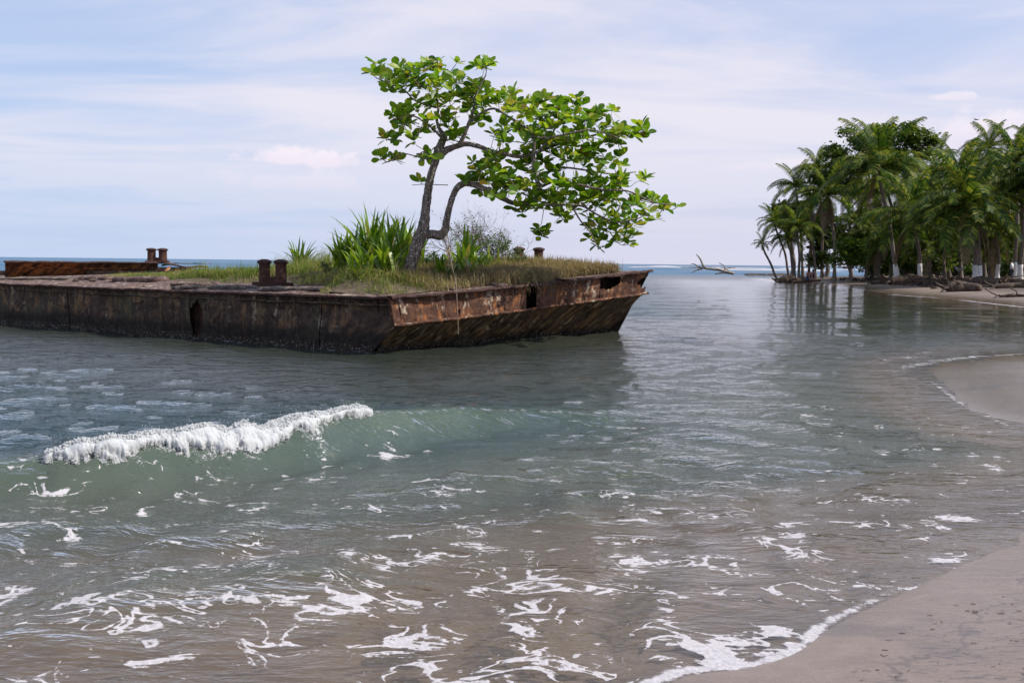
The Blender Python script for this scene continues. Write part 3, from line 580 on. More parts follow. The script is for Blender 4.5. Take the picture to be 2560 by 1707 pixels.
# crumbling slabs on the deck edge
def slab(px0, px1, py, w, h, seed, m=CONC, name='crumbled_slab'):
    r = random.Random(seed); a0, b0 = deck_at(px0, py, False); a1, b1 = deck_at(px1, py, False); n = 26; b0 = max(b0, .12); b1 = max(b1, .12)
    P = np.zeros((n, 7, 3)); uv = np.zeros((n, 7, 2))
    for i in range(n):
        t = i/(n-1); c = dk(a0+(a1-a0)*t, b0+(b1-b0)*t, 0, False); e = min(1, 8*t, 8*(1-t))**.5
        for j, (q, zz_) in enumerate(((-.5, -.05), (-.55, .6), (-.35, 1), (.1, 1.05), (.4, .9), (.52, .5), (.5, -.05))):
            P[i, j] = c+EB*(q*w*e+r.uniform(-.03, .03))+np.array([0, 0, zz_*h*e+r.uniform(-.016, .016)]); uv[i, j] = (t*5+seed, j*.15)
    o = link(name, grid_mesh(name, P-WN, m, uv=uv, smooth=False), barge); return o
slab(430, 640, 722, .3, .07, 1); slab(645, 835, 727, .32, .08, 2); slab(285, 420, 704, .4, .12, 3, R_DECK); slab(0, 205, 699, .5, .05, 4); slab(200, 290, 700, .35, .09, 5, R_DECK)
slab(430, 530, 714, .25, .06, 6, R_DECK); slab(850, 1090, 722, .3, .05, 8, R_DECK); slab(-300, -20, 696, .5, .08, 9); slab(1060, 1190, 712, .3, .06, 12, R_DECK); slab(1120, 1330, 700, .12, .05, 13, R_RIM)
# loose rubble bits (parts of the rotten deck)
def chunk(a, b, s, seed, m=R_DECK):
    r = random.Random(seed); mb = MB(); vs = []
    for i in range(3):
        for j in range(7):
            q = 2*math.pi*j/7; rr = s*(.7, 1, .55)[i]*r.uniform(.75, 1.25); vs.append((rr*math.cos(q), rr*.7*math.sin(q), (0, .3, .75)[i]*s*r.uniform(.7, 1.2)))
    vs.append((0, 0, s*.9)); fs = [(i*7+j, i*7+(j+1) % 7, (i+1)*7+(j+1) % 7, (i+1)*7+j) for i in range(2) for j in range(7)]+[(14+j, 14+(j+1) % 7, 21) for j in range(7)]
    mb.add(vs, fs); me = mb.mesh('rust_chunk', m); me.uv_layers.new(name='UVMap'); return link('rust_chunk', me, barge, dk(a, b, -.01, False)-WN)
for k, (px, py, s) in enumerate([(497, 712, .09), (520, 714, .07), (535, 712, .08), (213, 700, .13), (232, 703, .1), (190, 703, .09), (360, 718, .05), (700, 741, .04), (1020, 738, .04), (905, 738, .05)]):
    a, b = deck_at(px, py, False); chunk(a, max(b, .2), s, k)
# mooring bollards
def bollard_pair(parent, P, R, n=2, sep=.42, H=.56, r=.135, name='mooring_bollard', heads=(1, 1)):
    mb = MB(); c = P-np.array(parent.location); ax = np.array([math.cos(R), math.sin(R), 0])
    mb.box(c+np.array([0, 0, .05]), (sep*.5+.19, .18, .035), Matrix.Rotation(R, 3, 'Z'), .008)
    me = mb.mesh('base_plate', R_POST); me.uv_layers.new(name='UVMap'); root = link(name, me, parent)
    mb = MB(); mb.box(c+np.array([0, 0, .14]), (sep*.5, .09, .06), Matrix.Rotation(R, 3, 'Z'), .008); me = mb.mesh('web', R_POST); me.uv_layers.new(name='UVMap'); link('web', me, root)
    for s in (-1, 1):
        pr = [(r*1.0, .09), (r*.97, H*.5), (r*.97, H*.82), (r*1.02, H*.85), (r*1.26, H*.875), (r*1.3, H*.92), (r*1.24, H*.96), (r*.9, H*1.0), (r*.4, H*1.03)]
        n_ = 24; k = len(pr); Pm = np.zeros((k, n_+1, 3)); uv = np.zeros((k, n_+1, 2))
        for i, (rr, z) in enumerate(pr):
            for j in range(n_+1):
                q = 2*math.pi*(j % n_)/n_; w = rr*(1+.05*(TAB[3][i*3 % 256, (j % n_)+(s+1)*9]-.5)); Pm[i, j] = c+ax*s*sep*.5+np.array([w*math.cos(q), w*math.sin(q), z]); uv[i, j] = (j*.05+s*3, z)
        link('bollard_post', grid_mesh('bollard_post', Pm[:4], R_POST, uv=uv[:4]), root); link('bollard_cap', grid_mesh('bollard_cap', Pm[3:], R_RIM, uv=uv[3:]), root)
    return root
a_, b_ = deck_at(682, 716, False); PB = dk(a_, b_, 0, False)
bollard_pair(barge, PB, math.atan2(EA[1], EA[0]), sep=.49, H=.555, r=.118)
PF = at_y(1322, 652, 25.0); PF[2] = min(PF[2], 1.45); a_, b_ = inv_ab(PF)
bollard_pair(barge, at_y(1322, 668, 24.2), math.radians(8), sep=.48, H=.47, r=.115)

# ------------------------------------------------------------------ second wreck behind
w2 = at_y(250, 700, 34); w2[2] = 0
wreck = empty('wrecked_hull', w2, 'far rusty hull end with orange streaks standing behind the near barge at the left', 'barge')
YA, YB = 33.0, 37.0
def wp(px, dz, off=0):                    # top line of the far hull from left to right
    s = (px-12)/500; Y = YA+(YB-YA)*s; P = at_y(px, 654+5*s, Y); P[2] += dz; P[1] += off; return P
ql = wp(12, 0); qr = wp(395, 0); n2 = np.array([.12, -.99, 0])
kd = np.array([-.10, .25, -.20]); bd = np.array([-.75, 1.3, -1.5])
quad_grid('bow_plate', ql+kd*1.0, qr+kd, ql, qr, R_FAR, 60, 8, .03, seed=3, par=wreck)
for i in range(4):
    s0, s1 = i/4+.002, (i+1)/4-.002; A0 = ql+(qr-ql)*s0; A1 = ql+(qr-ql)*s1
    cut = (lambda u, v: ~((u > .35) & (v > .55-.25*u) & (fbm(u*5, v*5, 2, 3) > .2))) if i == 3 else None
    quad_grid('rake_plate', A0+kd+bd, A1+kd+bd, A0+kd, A1+kd, R_FAR, 40, 16, .05, seed=5, uvs=(s0*7, 0), par=wreck, mask=cut)
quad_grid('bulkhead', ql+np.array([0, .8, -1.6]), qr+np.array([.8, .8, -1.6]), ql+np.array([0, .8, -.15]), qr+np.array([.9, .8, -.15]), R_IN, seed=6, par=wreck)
rail('deck_rim', [ql+(qr-ql)*s for s in np.linspace(0, 1, 90)], .12, .07, R_RIM, n2, 3, .05, par=wreck)
rail('knuckle_rail', [ql+kd+(qr-ql)*s for s in np.linspace(0, .97, 90)], .06, .05, R_FAR, n2, 5, .04, par=wreck)
back = np.array([-1.5, 12, -.05])
quad_grid('deck_plate', ql, qr, ql+back, qr+back, R_DECK, 30, 30, .04, seed=2, par=wreck)
quad_grid('hull_plate', ql+back*.99+np.array([0, 0, -1.5]), ql+bd+kd, ql+back, ql, R_SIDE, 30, 14, .03, seed=7, par=wreck)
# torn remains at its right end
qa, qb = wp(385, -.08), wp(512, -.08)
tm = lambda u, v: (v < .35+.75*fbm(u*7, v*.3, 3, 4)-.1*u)
quad_grid('torn_plate', wp(400, -.62, -.3), wp(440, -.55, -.3), wp(425, -.02), wp(466, -.09), R_FAR, 24, 16, .05, mask=tm, seed=8, par=wreck)
quad_grid('torn_plate', wp(440, -.55, .5), wp(512, -.5, .5), wp(462, -.10, .5), wp(512, -.08, .5), R_SIDE, 30, 12, .06, mask=tm, seed=9, par=wreck)
quad_grid('torn_plate', wp(470, -.5, .3), wp(506, -.48, .2), wp(480, -.14, .2), wp(508, -.1, .2), R_FAR, 20, 12, .05, mask=tm, seed=11, par=wreck)
rail('deck_rim', [wp(395+117*s, -.06-.08*s+.04*math.sin(s*9), .4) for s in np.linspace(0, 1, 30)], .1, .06, R_RIM, n2, 6, .07, par=wreck)
bp = wp(381, -.0, .5)
bollard_pair(wreck, bp, math.radians(5), sep=.40, H=.53, r=.15)

# ------------------------------------------------------------------ soil and grass on the barge deck
A_, B_ = np.meshgrid(np.linspace(.0, 15.2, 160), np.linspace(.4, 8.0, 100), indexing='ij'); mz = mound(A_, B_)
rk = (aTN+(aTF-aTN)*np.clip(B_/LB, 0, 1))*np.clip(1-A_/1.4, 0, 1)
P = WN+EA*(A_+rk)[..., None]+EB*np.minimum(B_, LB-.1)[..., None]; P[..., 2] = deck_z(A_, B_)+mz+(fbm(A_*6, B_*6, 3, 2)-.5)*.05*(mz > .02)-.03*(mz < .015)
kp = (mz[:-1, :-1] > .004)
tag(link('soil', grid_mesh('soil', P, SOIL, mask=kp)), 'dark soil heaped on the barge deck under the grass', kind='structure')
def blades(name, n, sampler, lrange, wd, mat_, label, lean=.5, droop=.5):
    vs = []; fs = []; k = 0
    while k < n:
        q = sampler()
        if q is None: continue
        P, sc = q; L = random.uniform(*lrange)*sc; az = random.random()*6.283; ln = abs(random.gauss(0, lean)); dx, dy = math.cos(az), math.sin(az); w = wd*random.uniform(.7, 1.4)
        sx, sy = -dy*w, dx*w; x, y, z = P
        t1 = (x+dx*L*.4*ln*.6, y+dy*L*.4*ln*.6, z+L*.55); t2 = (x+dx*L*ln*(.8+droop*.4), y+dy*L*ln*(.8+droop*.4), z+L*(1-droop*ln*.55))
        b = len(vs); vs += [(x-sx, y-sy, z-.02), (x+sx, y+sy, z-.02), (t1[0]-sx*.7, t1[1]-sy*.7, t1[2]), (t1[0]+sx*.7, t1[1]+sy*.7, t1[2]), t2]
        fs += [(b, b+1, b+3, b+2), (b+2, b+3, b+4)]; k += 1
    mb = MB(); mb.v = vs; mb.f = fs; return tag(mb.build(name, mat_), label, 'grass', kind='stuff')
def samp(a0, a1, b0, b1, thr=.02, dens=None):
    def f():
        a = random.uniform(a0, a1); b = random.uniform(b0, b1); m = float(mound(np.float64(a), np.float64(b)))
        if m < thr: return None
        g_ = float(fbm(np.float64(a*1.7), np.float64(b*1.7), 3, 4)); tail = .6*float(sstep(np.float64(a), 7., 10.))
        if g_ < random.uniform(.25, .62)+.06*tail: return None
        sc = (.5+1.0*float(fbm(np.float64(a*.9), np.float64(b*.9), 2, 6)))*min(1, .3+m*5)*(1-.45*tail)*(.55+1.1*max(0, g_-.3)/.4); return dk(a, b), sc
    return f
blades('grass', 38000, samp(.3, 14.8, .15, 7.6, .012), (.07, .2), .0055, GRASS, 'short green and straw grass covering the barge deck', 1.15, .8)
blades('tall_grass', 5200, samp(2.5, 11.5, 2.6, 6.8, .05), (.15, .33), .0045, GRASS, 'taller green weeds between the plants on the barge', .45)
def samp2():
    b = random.uniform(3.3, 7.3); a = abs(random.gauss(0, .55))+.25; return (dk(a, b, 0), 1.0)
blades('dry_grass', 13000, samp2, (.16, .36), .006, STRAW, 'thick dry straw coloured tuft hanging over the bow end', .8, 1.0)
def samp4():
    a = random.uniform(.2, 3.6); b = random.uniform(1.2+a*.25, 7.4); return (dk(a, b, 0), .5+float(fbm(np.float64(a*2), np.float64(b*2), 2, 3))) if random.random() > a/5 else None
blades('dry_grass', 7000, samp4, (.1, .3), .006, STRAW, 'low dead grass and brown stalks behind the bow rim', 1.0, .9)
def samp3():                              # long tresses drooping over the bow rim
    b = random.gauss(4.0, .35); a = random.uniform(.15, .6); return (dk(a, b, 0), 1.0)
vs = MB()
for k in range(1500):
    b = random.gauss(4.0, .45); P = dk(random.uniform(.1, .7), b, 0); d = outn*random.uniform(.1, .38)+EB*random.gauss(0, .12); h = random.uniform(.12, .3); w = EB*.005
    pts = [P-np.array([0, 0, .02]), P+d*.35+np.array([0, 0, h]), P+d*.8+np.array([0, 0, h*.75]), P+d*1.15+np.array([0, 0, h*.75-random.uniform(.15, .35)])]
    q = []
    for i, pp in enumerate(pts): q += [pp-w*(1-i*.25), pp+w*(1-i*.25)]
    vs.add(q, [(0, 1, 3, 2), (2, 3, 5, 4), (4, 5, 7, 6)])
tag(vs.build('drooping_grass', STRAW), 'long pale straw tresses drooping from the bow tuft', 'grass', kind='stuff')

# ------------------------------------------------------------------ strap leaved plants
def strap_mesh(L, w, bend, seg=7, seed=0):
    r = random.Random(seed); vs = []; fs = []; ang_ = math.radians(86); x = z = 0
    tw = r.uniform(-.5, .5)
    for i in range(seg+1):
        t = i/seg; ww = w*(.55+.9*t if t < .35 else .865+.0 if t < .6 else .865*(1-((t-.6)/.4)**1.6))*1.1
        ww = max(ww, .0008); c = math.cos(tw*t); s = math.sin(tw*t)
        vs += [(x-s*ww*.5*0+.12*ww*-1*(-s), -ww*c, z+.25*ww), (x, 0, z), (x, ww*c, z+.25*ww)]
        ang_ -= bend/seg*(.4+1.6*t); x += L/seg*math.cos(ang_); z += L/seg*math.sin(ang_)
    for i in range(seg):
        for j in range(2): b = i*3+j; fs.append((b, b+1, b+4, b+3))
    mb = MB(); mb.add(vs, fs); return mb.mesh('leaf', STRAP, True)
STR = [strap_mesh(1, .028+.006*(k % 3), .2+.3*k, 8, k) for k in range(7)]
def strap_plant(px, py, n, L, spread, label, group='strap leaved plants on the barge', seed=0, depth=None, lean=0):
    r = random.Random(seed)
    if depth is None: a, b = deck_at(px, py); P = dk(a, b)
    else: P = at_y(px, py, depth); a, b = inv_ab(P); P = dk(float(a), float(b))
    root = empty('strap_leaf_plant', P-np.array([0, 0, .02]), label, 'plant', group)
    for k in range(n):
        f = k/n; tilt = min(1.25, abs(r.gauss(0, spread))); me = STR[min(6, int(tilt*3.2+r.random()*2))]
        o = link('leaf', me, root, (r.gauss(0, .10), r.gauss(0, .10), 0)); l = L*r.uniform(.6, 1.08)*(1-.18*tilt); o.scale = (l, 1.25*r.uniform(.8, 1.15)*min(1, .55+.4*L), l)
        az = r.random()*6.283; o.rotation_euler = (0, tilt*.75+lean*math.cos(az), az)
    return root
strap_plant(752, 672, 64, .98, .55, 'strap leaved plant standing alone behind the near bollards', seed=1)
strap_plant(880, 680, 60, 1.12, .5, 'spreading strap leaved plant at the left end of the big clump', seed=2)
strap_plant(925, 676, 62, 1.5, .36, 'tallest strap leaved plant in the middle of the big clump', seed=3)
strap_plant(968, 682, 56, 1.32, .38, 'strap leaved plant in the clump beside the leaning trunk, behind its neighbours', seed=4)
strap_plant(1005, 676, 52, 1.38, .38, 'strap leaved plant directly behind the leaning trunk', seed=5)
strap_plant(905, 690, 40, .8, .6, 'low strap leaved plant at the front left foot of the big clump', seed=6)
strap_plant(965, 692, 38, .8, .55, 'low strap leaved plant at the front of the big clump near the trunk', seed=7)
strap_plant(1095, 690, 22, .55, .45, 'thin strap leaved plant between the two tree stems', seed=8)
strap_plant(1165, 676, 46, 1.1, .45, 'dark strap leaved plant to the right of the hanging rope', seed=9)
strap_plant(1195, 682, 26, .65, .5, 'small strap leaved plant below the bare shrub', seed=10)
strap_plant(830, 672, 26, .5, .6, 'low strap leaved plant between the lone plant and the big clump', seed=11)
strap_plant(1040, 672, 44, 1.15, .4, 'strap leaved plant just right of the leaning trunk, partly behind it', seed=13)
strap_plant(858, 676, 44, .95, .5, 'arching strap leaved plant at the outer left edge of the big clump', seed=14)
strap_plant(1140, 694, 16, .55, .4, 'sparse strap leaved plant just behind the rope foot', seed=12)

# ------------------------------------------------------------------ the sea almond tree
TY = 20.6
a_, b_ = deck_at(1020, 690); base = dk(a_, b_); TY = float(base[1])
tree = empty('sea_almond_tree', base-np.array([0, 0, .05]), 'leaning two stemmed tree with big glossy leaves growing on the barge', 'tree')
tb = np.array(tree.location)
def tp(px, py, dy=0): return at_y(px, py, TY+dy)
def pr(r): return r*TY/F
def bez(pts, k=5): return [tuple(q) for q in catmull(np.array(pts), k)]
def limb(name, spec, n=10, m=BARK, rough=.07, seed=0):
    pts = catmull(np.array([tp(*s[:3]) for s in spec]), 5); rr = .9*np.interp(np.linspace(0, len(spec)-1, len(pts)), range(len(spec)), [pr(s[3]) for s in spec])
    mb = MB(); mb.tube([p-tb for p in pts], list(rr), n, True, rough, seed); return mb.build(name, m, tree, smooth=True), pts, rr
skel = []
def addl(name, spec, **k):
    o, p, r = limb(name, spec, **k); skel.extend([(q, s) for q, s in zip(p, r)]); return o
addl('trunk', [(1008, 712, 0, 26), (1020, 690, 0, 19), (1030, 655, 0, 16), (1044, 610, 0, 18), (1058, 572, 0, 17), (1063, 535, .0, 13), (1067, 500, .0, 12), (1073, 460, 0, 11), (1082, 423, 0, 10), (1092, 392, 0, 11), (1097, 372, 0, 14)], n=14, rough=.1, seed=1)
addl('trunk', [(1055, 588, 0, 13), (1078, 585, -.05, 12), (1100, 588, -.1, 13), (1113, 575, -.15, 11.5), (1117, 548, -.15, 9), (1126, 510, -.2, 8), (1137, 480, -.2, 8.5), (1148, 465, -.2, 9), (1168, 458, -.2, 9), (1195, 466, -.2, 8), (1228, 480, -.2, 8), (1260, 498, -.1, 7), (1285, 508, 0, 6), (1318, 505, .1, 5), (1350, 485, .2, 4), (1385, 465, .3, 3)], n=12, rough=.1, seed=2)
addl('branch', [(1094, 380, 0, 12), (1105, 355, 0, 10), (1110, 340, .05, 9), (1100, 325, .1, 5), (1092, 300, .2, 4), (1096, 266, .3, 3.5), (1085, 235, .3, 3), (1060, 215, .4, 2.5)], seed=3)
addl('branch', [(1098, 388, 0, 12), (1115, 376, 0, 10), (1138, 367, 0, 8), (1165, 360, -.1, 7), (1196, 366, -.2, 6.5), (1225, 378, -.3, 6), (1262, 385, -.3, 5.5), (1300, 392, -.2, 5), (1345, 380, 0, 4), (1400, 360, .2, 3.5), (1460, 345, .4, 3), (1520, 330, .5, 2.5), (1585, 318, .5, 2)], seed=4)
addl('branch', [(1148, 365, -.05, 6.5), (1162, 335, -.1, 5), (1172, 308, -.1, 4.5), (1183, 277, -.2, 3.5), (1190, 240, -.3, 3), (1200, 215, -.3, 2.4), (1214, 190, -.3, 1.8)], n=8, seed=5)
addl('branch', [(1175, 305, -.1, 3.2), (1200, 285, -.2, 3), (1235, 272, -.3, 3), (1270, 292, -.4, 3.5), (1318, 322, -.4, 3.5), (1335, 350, -.4, 4.5), (1333, 400, -.3, 6), (1340, 440, -.2, 6.5), (1350, 475, -.1, 6.5)], n=8, seed=6)
addl('branch', [(1105, 345, 0, 4), (1085, 325, -.1, 3), (1060, 305, -.2, 2.6), (1030, 290, -.3, 2.2), (985, 300, -.4, 1.6)], n=7, seed=7)
addl('branch', [(1096, 270, .3, 2.8), (1065, 262, .2, 2.5), (1035, 250, .1, 2.2), (1010, 225, 0, 2), (975, 210, -.1, 1.8), (940, 195, -.2, 1.5)], n=7, seed=8)
addl('branch', [(1330, 345, -.4, 3.5), (1370, 345, -.5, 3), (1420, 335, -.6, 2.6), (1480, 325, -.6, 2.2), (1545, 345, -.6, 1.8)], n=7, seed=9)
addl('branch', [(1340, 385, -.35, 3), (1375, 345, -.2, 2.8), (1400, 300, 0, 2.2), (1440, 280, 0, 1.8)], n=7, seed=10)
addl('branch', [(1350, 468, 0, 4.5), (1400, 450, -.3, 3.5), (1450, 462, -.5, 3), (1510, 475, -.6, 2.6), (1570, 478, -.6, 2.2), (1630, 505, -.6, 1.8), (1680, 512, -.6, 1.4)], n=8, seed=11)
addl('branch', [(1290, 512, 0, 5), (1340, 512, -.3, 4), (1395, 512, -.4, 3.5), (1455, 515, -.5, 3), (1490, 535, -.5, 2.6), (1540, 555, -.5, 2.2), (1600, 545, -.5, 1.8)], n=8, seed=12)
addl('branch', [(1430, 515, -.5, 2.6), (1450, 550, -.6, 2.2), (1475, 580, -.6, 1.8), (1490, 610, -.6, 1.4)], n=6, seed=13)
addl('branch', [(1350, 440, .1, 3.5), (1400, 420, .4, 3), (1460, 425, .6, 2.6), (1530, 435, .7, 2.2), (1590, 430, .7, 1.6)], n=7, seed=14)
addl('branch', [(1120, 463, -.2, 1.2), (1090, 462, -.3, 1.2), (1060, 461, -.3, 1), (1030, 463, -.35, .8)], n=5, m=TWIG, seed=15)
addl('branch', [(1085, 395, 0, 3), (1060, 380, -.2, 1.8), (1040, 390, -.3, 1.6), (1010, 385, -.35, 1.5), (980, 400, -.4, 1.3), (955, 410, -.4, 1)], n=6, m=TWIG, seed=16)
regs = [(990, 188, 62, 18, 10), (1045, 195, 62, 30, 13), (1105, 172, 50, 20, 9), (1150, 220, 52, 34, 14), (1090, 235, 60, 36, 14), (1210, 168, 26, 12, 5), (940, 185, 16, 28, 5), (1000, 225, 40, 15, 5), (1190, 245, 40, 30, 7),
        (1000, 300, 45, 20, 8), (1045, 285, 40, 28, 8), (965, 398, 40, 16, 7), (1000, 350, 38, 18, 6), (1080, 392, 26, 14, 4), (1135, 300, 45, 28, 7), (1200, 303, 20, 12, 3), (1130, 345, 30, 12, 3), (1095, 330, 40, 30, 5),
        (1245, 262, 48, 24, 9), (1290, 262, 55, 34, 12), (1350, 285, 65, 40, 16), (1430, 280, 65, 34, 15), (1500, 298, 55, 30, 12), (1570, 322, 42, 24, 8), (1600, 325, 25, 12, 3), (1268, 335, 34, 30, 7), (1310, 350, 60, 40, 14), (1390, 340, 60, 35, 14), (1470, 345, 60, 34, 12), (1545, 345, 38, 20, 5),
        (1205, 408, 36, 24, 7), (1270, 415, 50, 35, 12), (1345, 410, 55, 35, 13), (1415, 400, 55, 30, 9), (1485, 400, 45, 28, 7), (1545, 402, 22, 16, 3),
        (1190, 452, 30, 18, 6), (1240, 475, 50, 28, 10), (1300, 470, 50, 28, 9), (1370, 480, 58, 33, 12), (1440, 465, 58, 28, 9), (1510, 452, 58, 25, 9), (1580, 448, 42, 16, 5),
        (1320, 520, 36, 16, 5), (1390, 522, 55, 26, 9), (1470, 512, 55, 28, 9), (1540, 505, 58, 24, 9), (1615, 502, 40, 16, 5), (1672, 512, 25, 14, 4), (1620, 542, 46, 13, 4), (1560, 552, 45, 22, 6), (1505, 560, 45, 24, 6),
        (1355, 578, 16, 14, 3), (1400, 548, 20, 12, 2), (1490, 600, 20, 26, 4), (1500, 622, 12, 8, 1), (1540, 590, 30, 18, 4), (1570, 600, 24, 15, 3), (1052, 455, 3, 2, 1)]
tips = []
for (cx_, cy_, rx, ry, n) in regs:
    for k in range(int(n*(1.1 if cx_ > 1180 else 1.0)+.5)):
        q = random.random()*6.283; rr = math.sqrt(random.random()); dy = random.gauss(0, .42)
        tips.append(tp(cx_+rr*rx*math.cos(q)*.95, cy_+rr*ry*math.sin(q), dy))
nodes = [(np.array(p), r) for p, r in skel if p[2] > 2.0 or p[0] > -1.0]
NP = np.array([p for p, r in nodes]); mbT = MB(); tips.sort(key=lambda p: np.min(np.linalg.norm(NP-p, axis=1)))
extra = []; ros = []
for i, tpnt in enumerate(tips):
    C_ = np.vstack([NP]+([np.array(extra)] if extra else [])); d = np.linalg.norm(C_-tpnt, axis=1)+.0*(C_[:, 0]); j = int(np.argmin(d+.25*np.maximum(0, C_[:, 2]-tpnt[2])))
    s = C_[j]; v = tpnt-s; L = np.linalg.norm(v); mid = s+v*.5+np.array([random.gauss(0, .05), random.gauss(0, .05), -.10*L+random.gauss(0, .03)])
    mid2 = s+v*.8+np.array([random.gauss(0, .02), random.gauss(0, .02), -.06*L]); pts = [s, mid, mid2, tpnt]
    mbT.tube([p-tb for p in pts], [.011, .008, .007, .005], 4, False); extra += [mid, mid2, tpnt]; ros.append((tpnt, (tpnt-mid2)/(np.linalg.norm(tpnt-mid2)+1e-9)))
mbT.build('twigs', TWIG, tree)['kind'] = 'stuff'
def almond_leaf(k):
    r = random.Random(k+50); L = 1.0; w = r.uniform(.24, .30); vs = []; fs = []; cup = r.uniform(.1, .35); bend = r.uniform(-.25, .3)
    n = 6
    for i in range(n+1):
        t = i/n; ww = w*(math.sin(math.pi*min(1, t**1.35*.93+.03))**.75 if 0 < i < n else (.06 if i == 0 else .12)); z = bend*t*t*.6
        x = .1+t*.9; vs += [(x, -ww, z+cup*ww), (x, 0, z), (x, ww, z+cup*ww)]
    for i in range(n):
        for j in range(2): b = i*3+j; fs.append((b, b+3, b+4, b+1))
    vs += [(0, -.012, 0), (0, .012, 0)]; fs.append((len(vs)-2, 1, len(vs)-1))
    return vs, fs
AL = [almond_leaf(k) for k in range(8)]; ALM = []
for vs, fs in AL: mb = MB(); mb.add(vs, fs); ALM.append(mb.mesh('leaf', ALMOND, True))
leaves = []
for P, ax in ros:
    n = random.choice((5, 6, 6, 7, 7, 8)); upv = Vector((float(ax[0])*.5, float(ax[1])*.5, 1.0+random.gauss(0, .15))).normalized(); x0 = upv.orthogonal().normalized(); off = random.random()*6.283
    for k in range(n):
        az = off+6.283*k/n+random.gauss(0, .25); el = math.radians(random.gauss(24, 20)); s = random.uniform(.165, .275)*(1 if k else .8)
        h = Matrix.Rotation(az, 3, upv) @ x0; d = (h*math.cos(el)+upv*math.sin(el)).normalized(); side = d.cross(upv).normalized(); nrm = side.cross(d)
        if nrm.z < 0: nrm = -nrm; side = -side
        roll = random.gauss(0, .45); Rm = Matrix((d, nrm.cross(d), nrm)).transposed() @ Matrix.Rotation(roll, 3, 'X')
        leaves.append((P, Rm, s, random.randrange(8)))
leaves.sort(key=lambda l: np.linalg.norm(l[0]-EYE)/l[2])
rest = MB()
for i, (P, Rm, s, k) in enumerate(leaves):
    if i < 300:
        o = link('leaf', ALM[k], tree); o.matrix_local = Matrix.Translation(Vector(P-tb)) @ Rm.to_4x4() @ Matrix.Scale(s, 4)
    else:
        v0 = Vector(P-tb); rest.add([Rm @ (Vector(v)*s)+v0 for v in AL[k][0]], AL[k][1])
o = rest.build('foliage', ALMOND, tree, smooth=True); o['kind'] = 'stuff'

# rope and frayed roots hanging from the branch
ROPE, t = M('rope'); n = t.noise(t.pos(), 30, 3); bsdf(t, Base_Color=t.mix(n, (.17, .115, .08), (.34, .25, .18)), Roughness=.95)
mb = MB(); pts = [tp(1112, 572, -.3), tp(1119, 590, -.5), tp(1124, 620, -.9), at_y(1130, 665, TY-1.7), at_y(1139, 700, 18.25)]
rope_pts = [at_y(1140, 712, 17.95), at_y(1142, 740, 17.9), at_y(1143, 775, 17.88), at_y(1144.5, 800, 17.9), at_y(1146, 835, 17.95)]
mb.tube(catmull(np.array(pts+rope_pts), 5), [.007]*20+[.009]*40, 6, True, .25, 4)
mb2 = MB()
rp = mb.build('hanging_rope', ROPE); tag(rp, 'frayed brown rope hanging from the tree fork down over the bow plates', 'rope')
for k in range(16):
    x0, y0 = 1103+random.uniform(0, 14), 560+random.uniform(0, 20); a = [tp(x0, y0, -.25), tp(x0+random.uniform(0, 10), 600+random.uniform(-8, 8), -.45), tp(1120+random.uniform(-2, 8), random.uniform(625, 672), -.8)]
    mb2.tube(catmull(np.array(a), 4), .0035, 3, False)
tag(mb2.build('rope_fibres', ROPE, rp), kind='stuff')

# ------------------------------------------------------------------ shrubs on the barge
def shrub(name, label, px, py, H, Wd, leafn, dense, seed, tw=DTWIG, lm=SHRUB, lsz=.05, lean=0, depth=None):
    r = random.Random(seed); 
    a, b = deck_at(px, py) if depth is None else inv_ab(at_y(px, py, depth)); P = dk(float(a), float(b)); root = empty(name, P-np.array([0, 0, .03]), label, 'shrub'); mb = MB(); ends = []
    def grow(p, d, L, rad, lv):
        pts = [p]; q = p.copy(); dd = d.copy()
        for i in range(3):
            dd = (dd+Vector((r.gauss(0, .22), r.gauss(0, .22), r.gauss(0, .16)))).normalized(); q = q+dd*L/3; pts.append(q.copy())
        mb.tube(pts, [rad, rad*.85, rad*.7, rad*.55], 4 if lv < 2 else 3, False)
        if lv >= 3: ends.extend(pts[1:])
        if lv < dense:
            for k in range(3 if lv < 3 else 2):
                a = (dd+Vector((r.gauss(0, .55), r.gauss(0, .55), r.gauss(.05, .4)))).normalized(); s = r.choice(pts[1:]); grow(s.copy(), a, L*r.uniform(.6, .85), rad*.6, lv+1)
    for k in range(4):
        grow(Vector((r.gauss(0, .05), r.gauss(0, .05), 0)), Vector((r.gauss(lean, .45)*Wd, r.gauss(0, .4)*Wd, 1)).normalized(), H*.36, .016, 0)
    mb.build('branches', tw, root)['kind'] = 'stuff'
    if leafn:
        lf = MB()
        for k in range(leafn):
            e = r.choice(ends)+Vector((r.gauss(0, .03), r.gauss(0, .03), r.gauss(0, .03))); R = Euler((r.uniform(-.9, .9), r.uniform(-.9, .9), r.random()*6.28)).to_matrix(); s = lsz*r.uniform(.6, 1.3)
            lf.add([e+R @ Vector(v)*s for v in ((0, 0, 0), (.5, -.3, .05), (1, 0, 0), (.5, .3, .05))], [(0, 1, 2, 3)])
        lf.build('foliage', lm, root)['kind'] = 'stuff'
    return root
shrub('bare_shrub', 'bare brown twiggy shrub right of the rope with hardly any leaves', 1215, 668, 1.75, .8, 60, 6, 21, lean=.3)
shrub('bare_shrub', 'bare thin twigs rising behind the second tree stem', 1130, 672, 1.6, .6, 50, 5, 22)
shrub('leafy_shrub', 'small leafed green shrub behind the second tree stem', 1165, 668, 1.5, .5, 1100, 5, 23)
shrub('leafy_shrub', 'small leafed green shrub filling the gap beneath the bare twigs', 1235, 665, 1.05, .8, 1300, 5, 24, lean=.2)
shrub('leafy_shrub', 'low green shrub next to the rear bollards', 1290, 668, .42, 1.0, 700, 5, 25, lsz=.045)
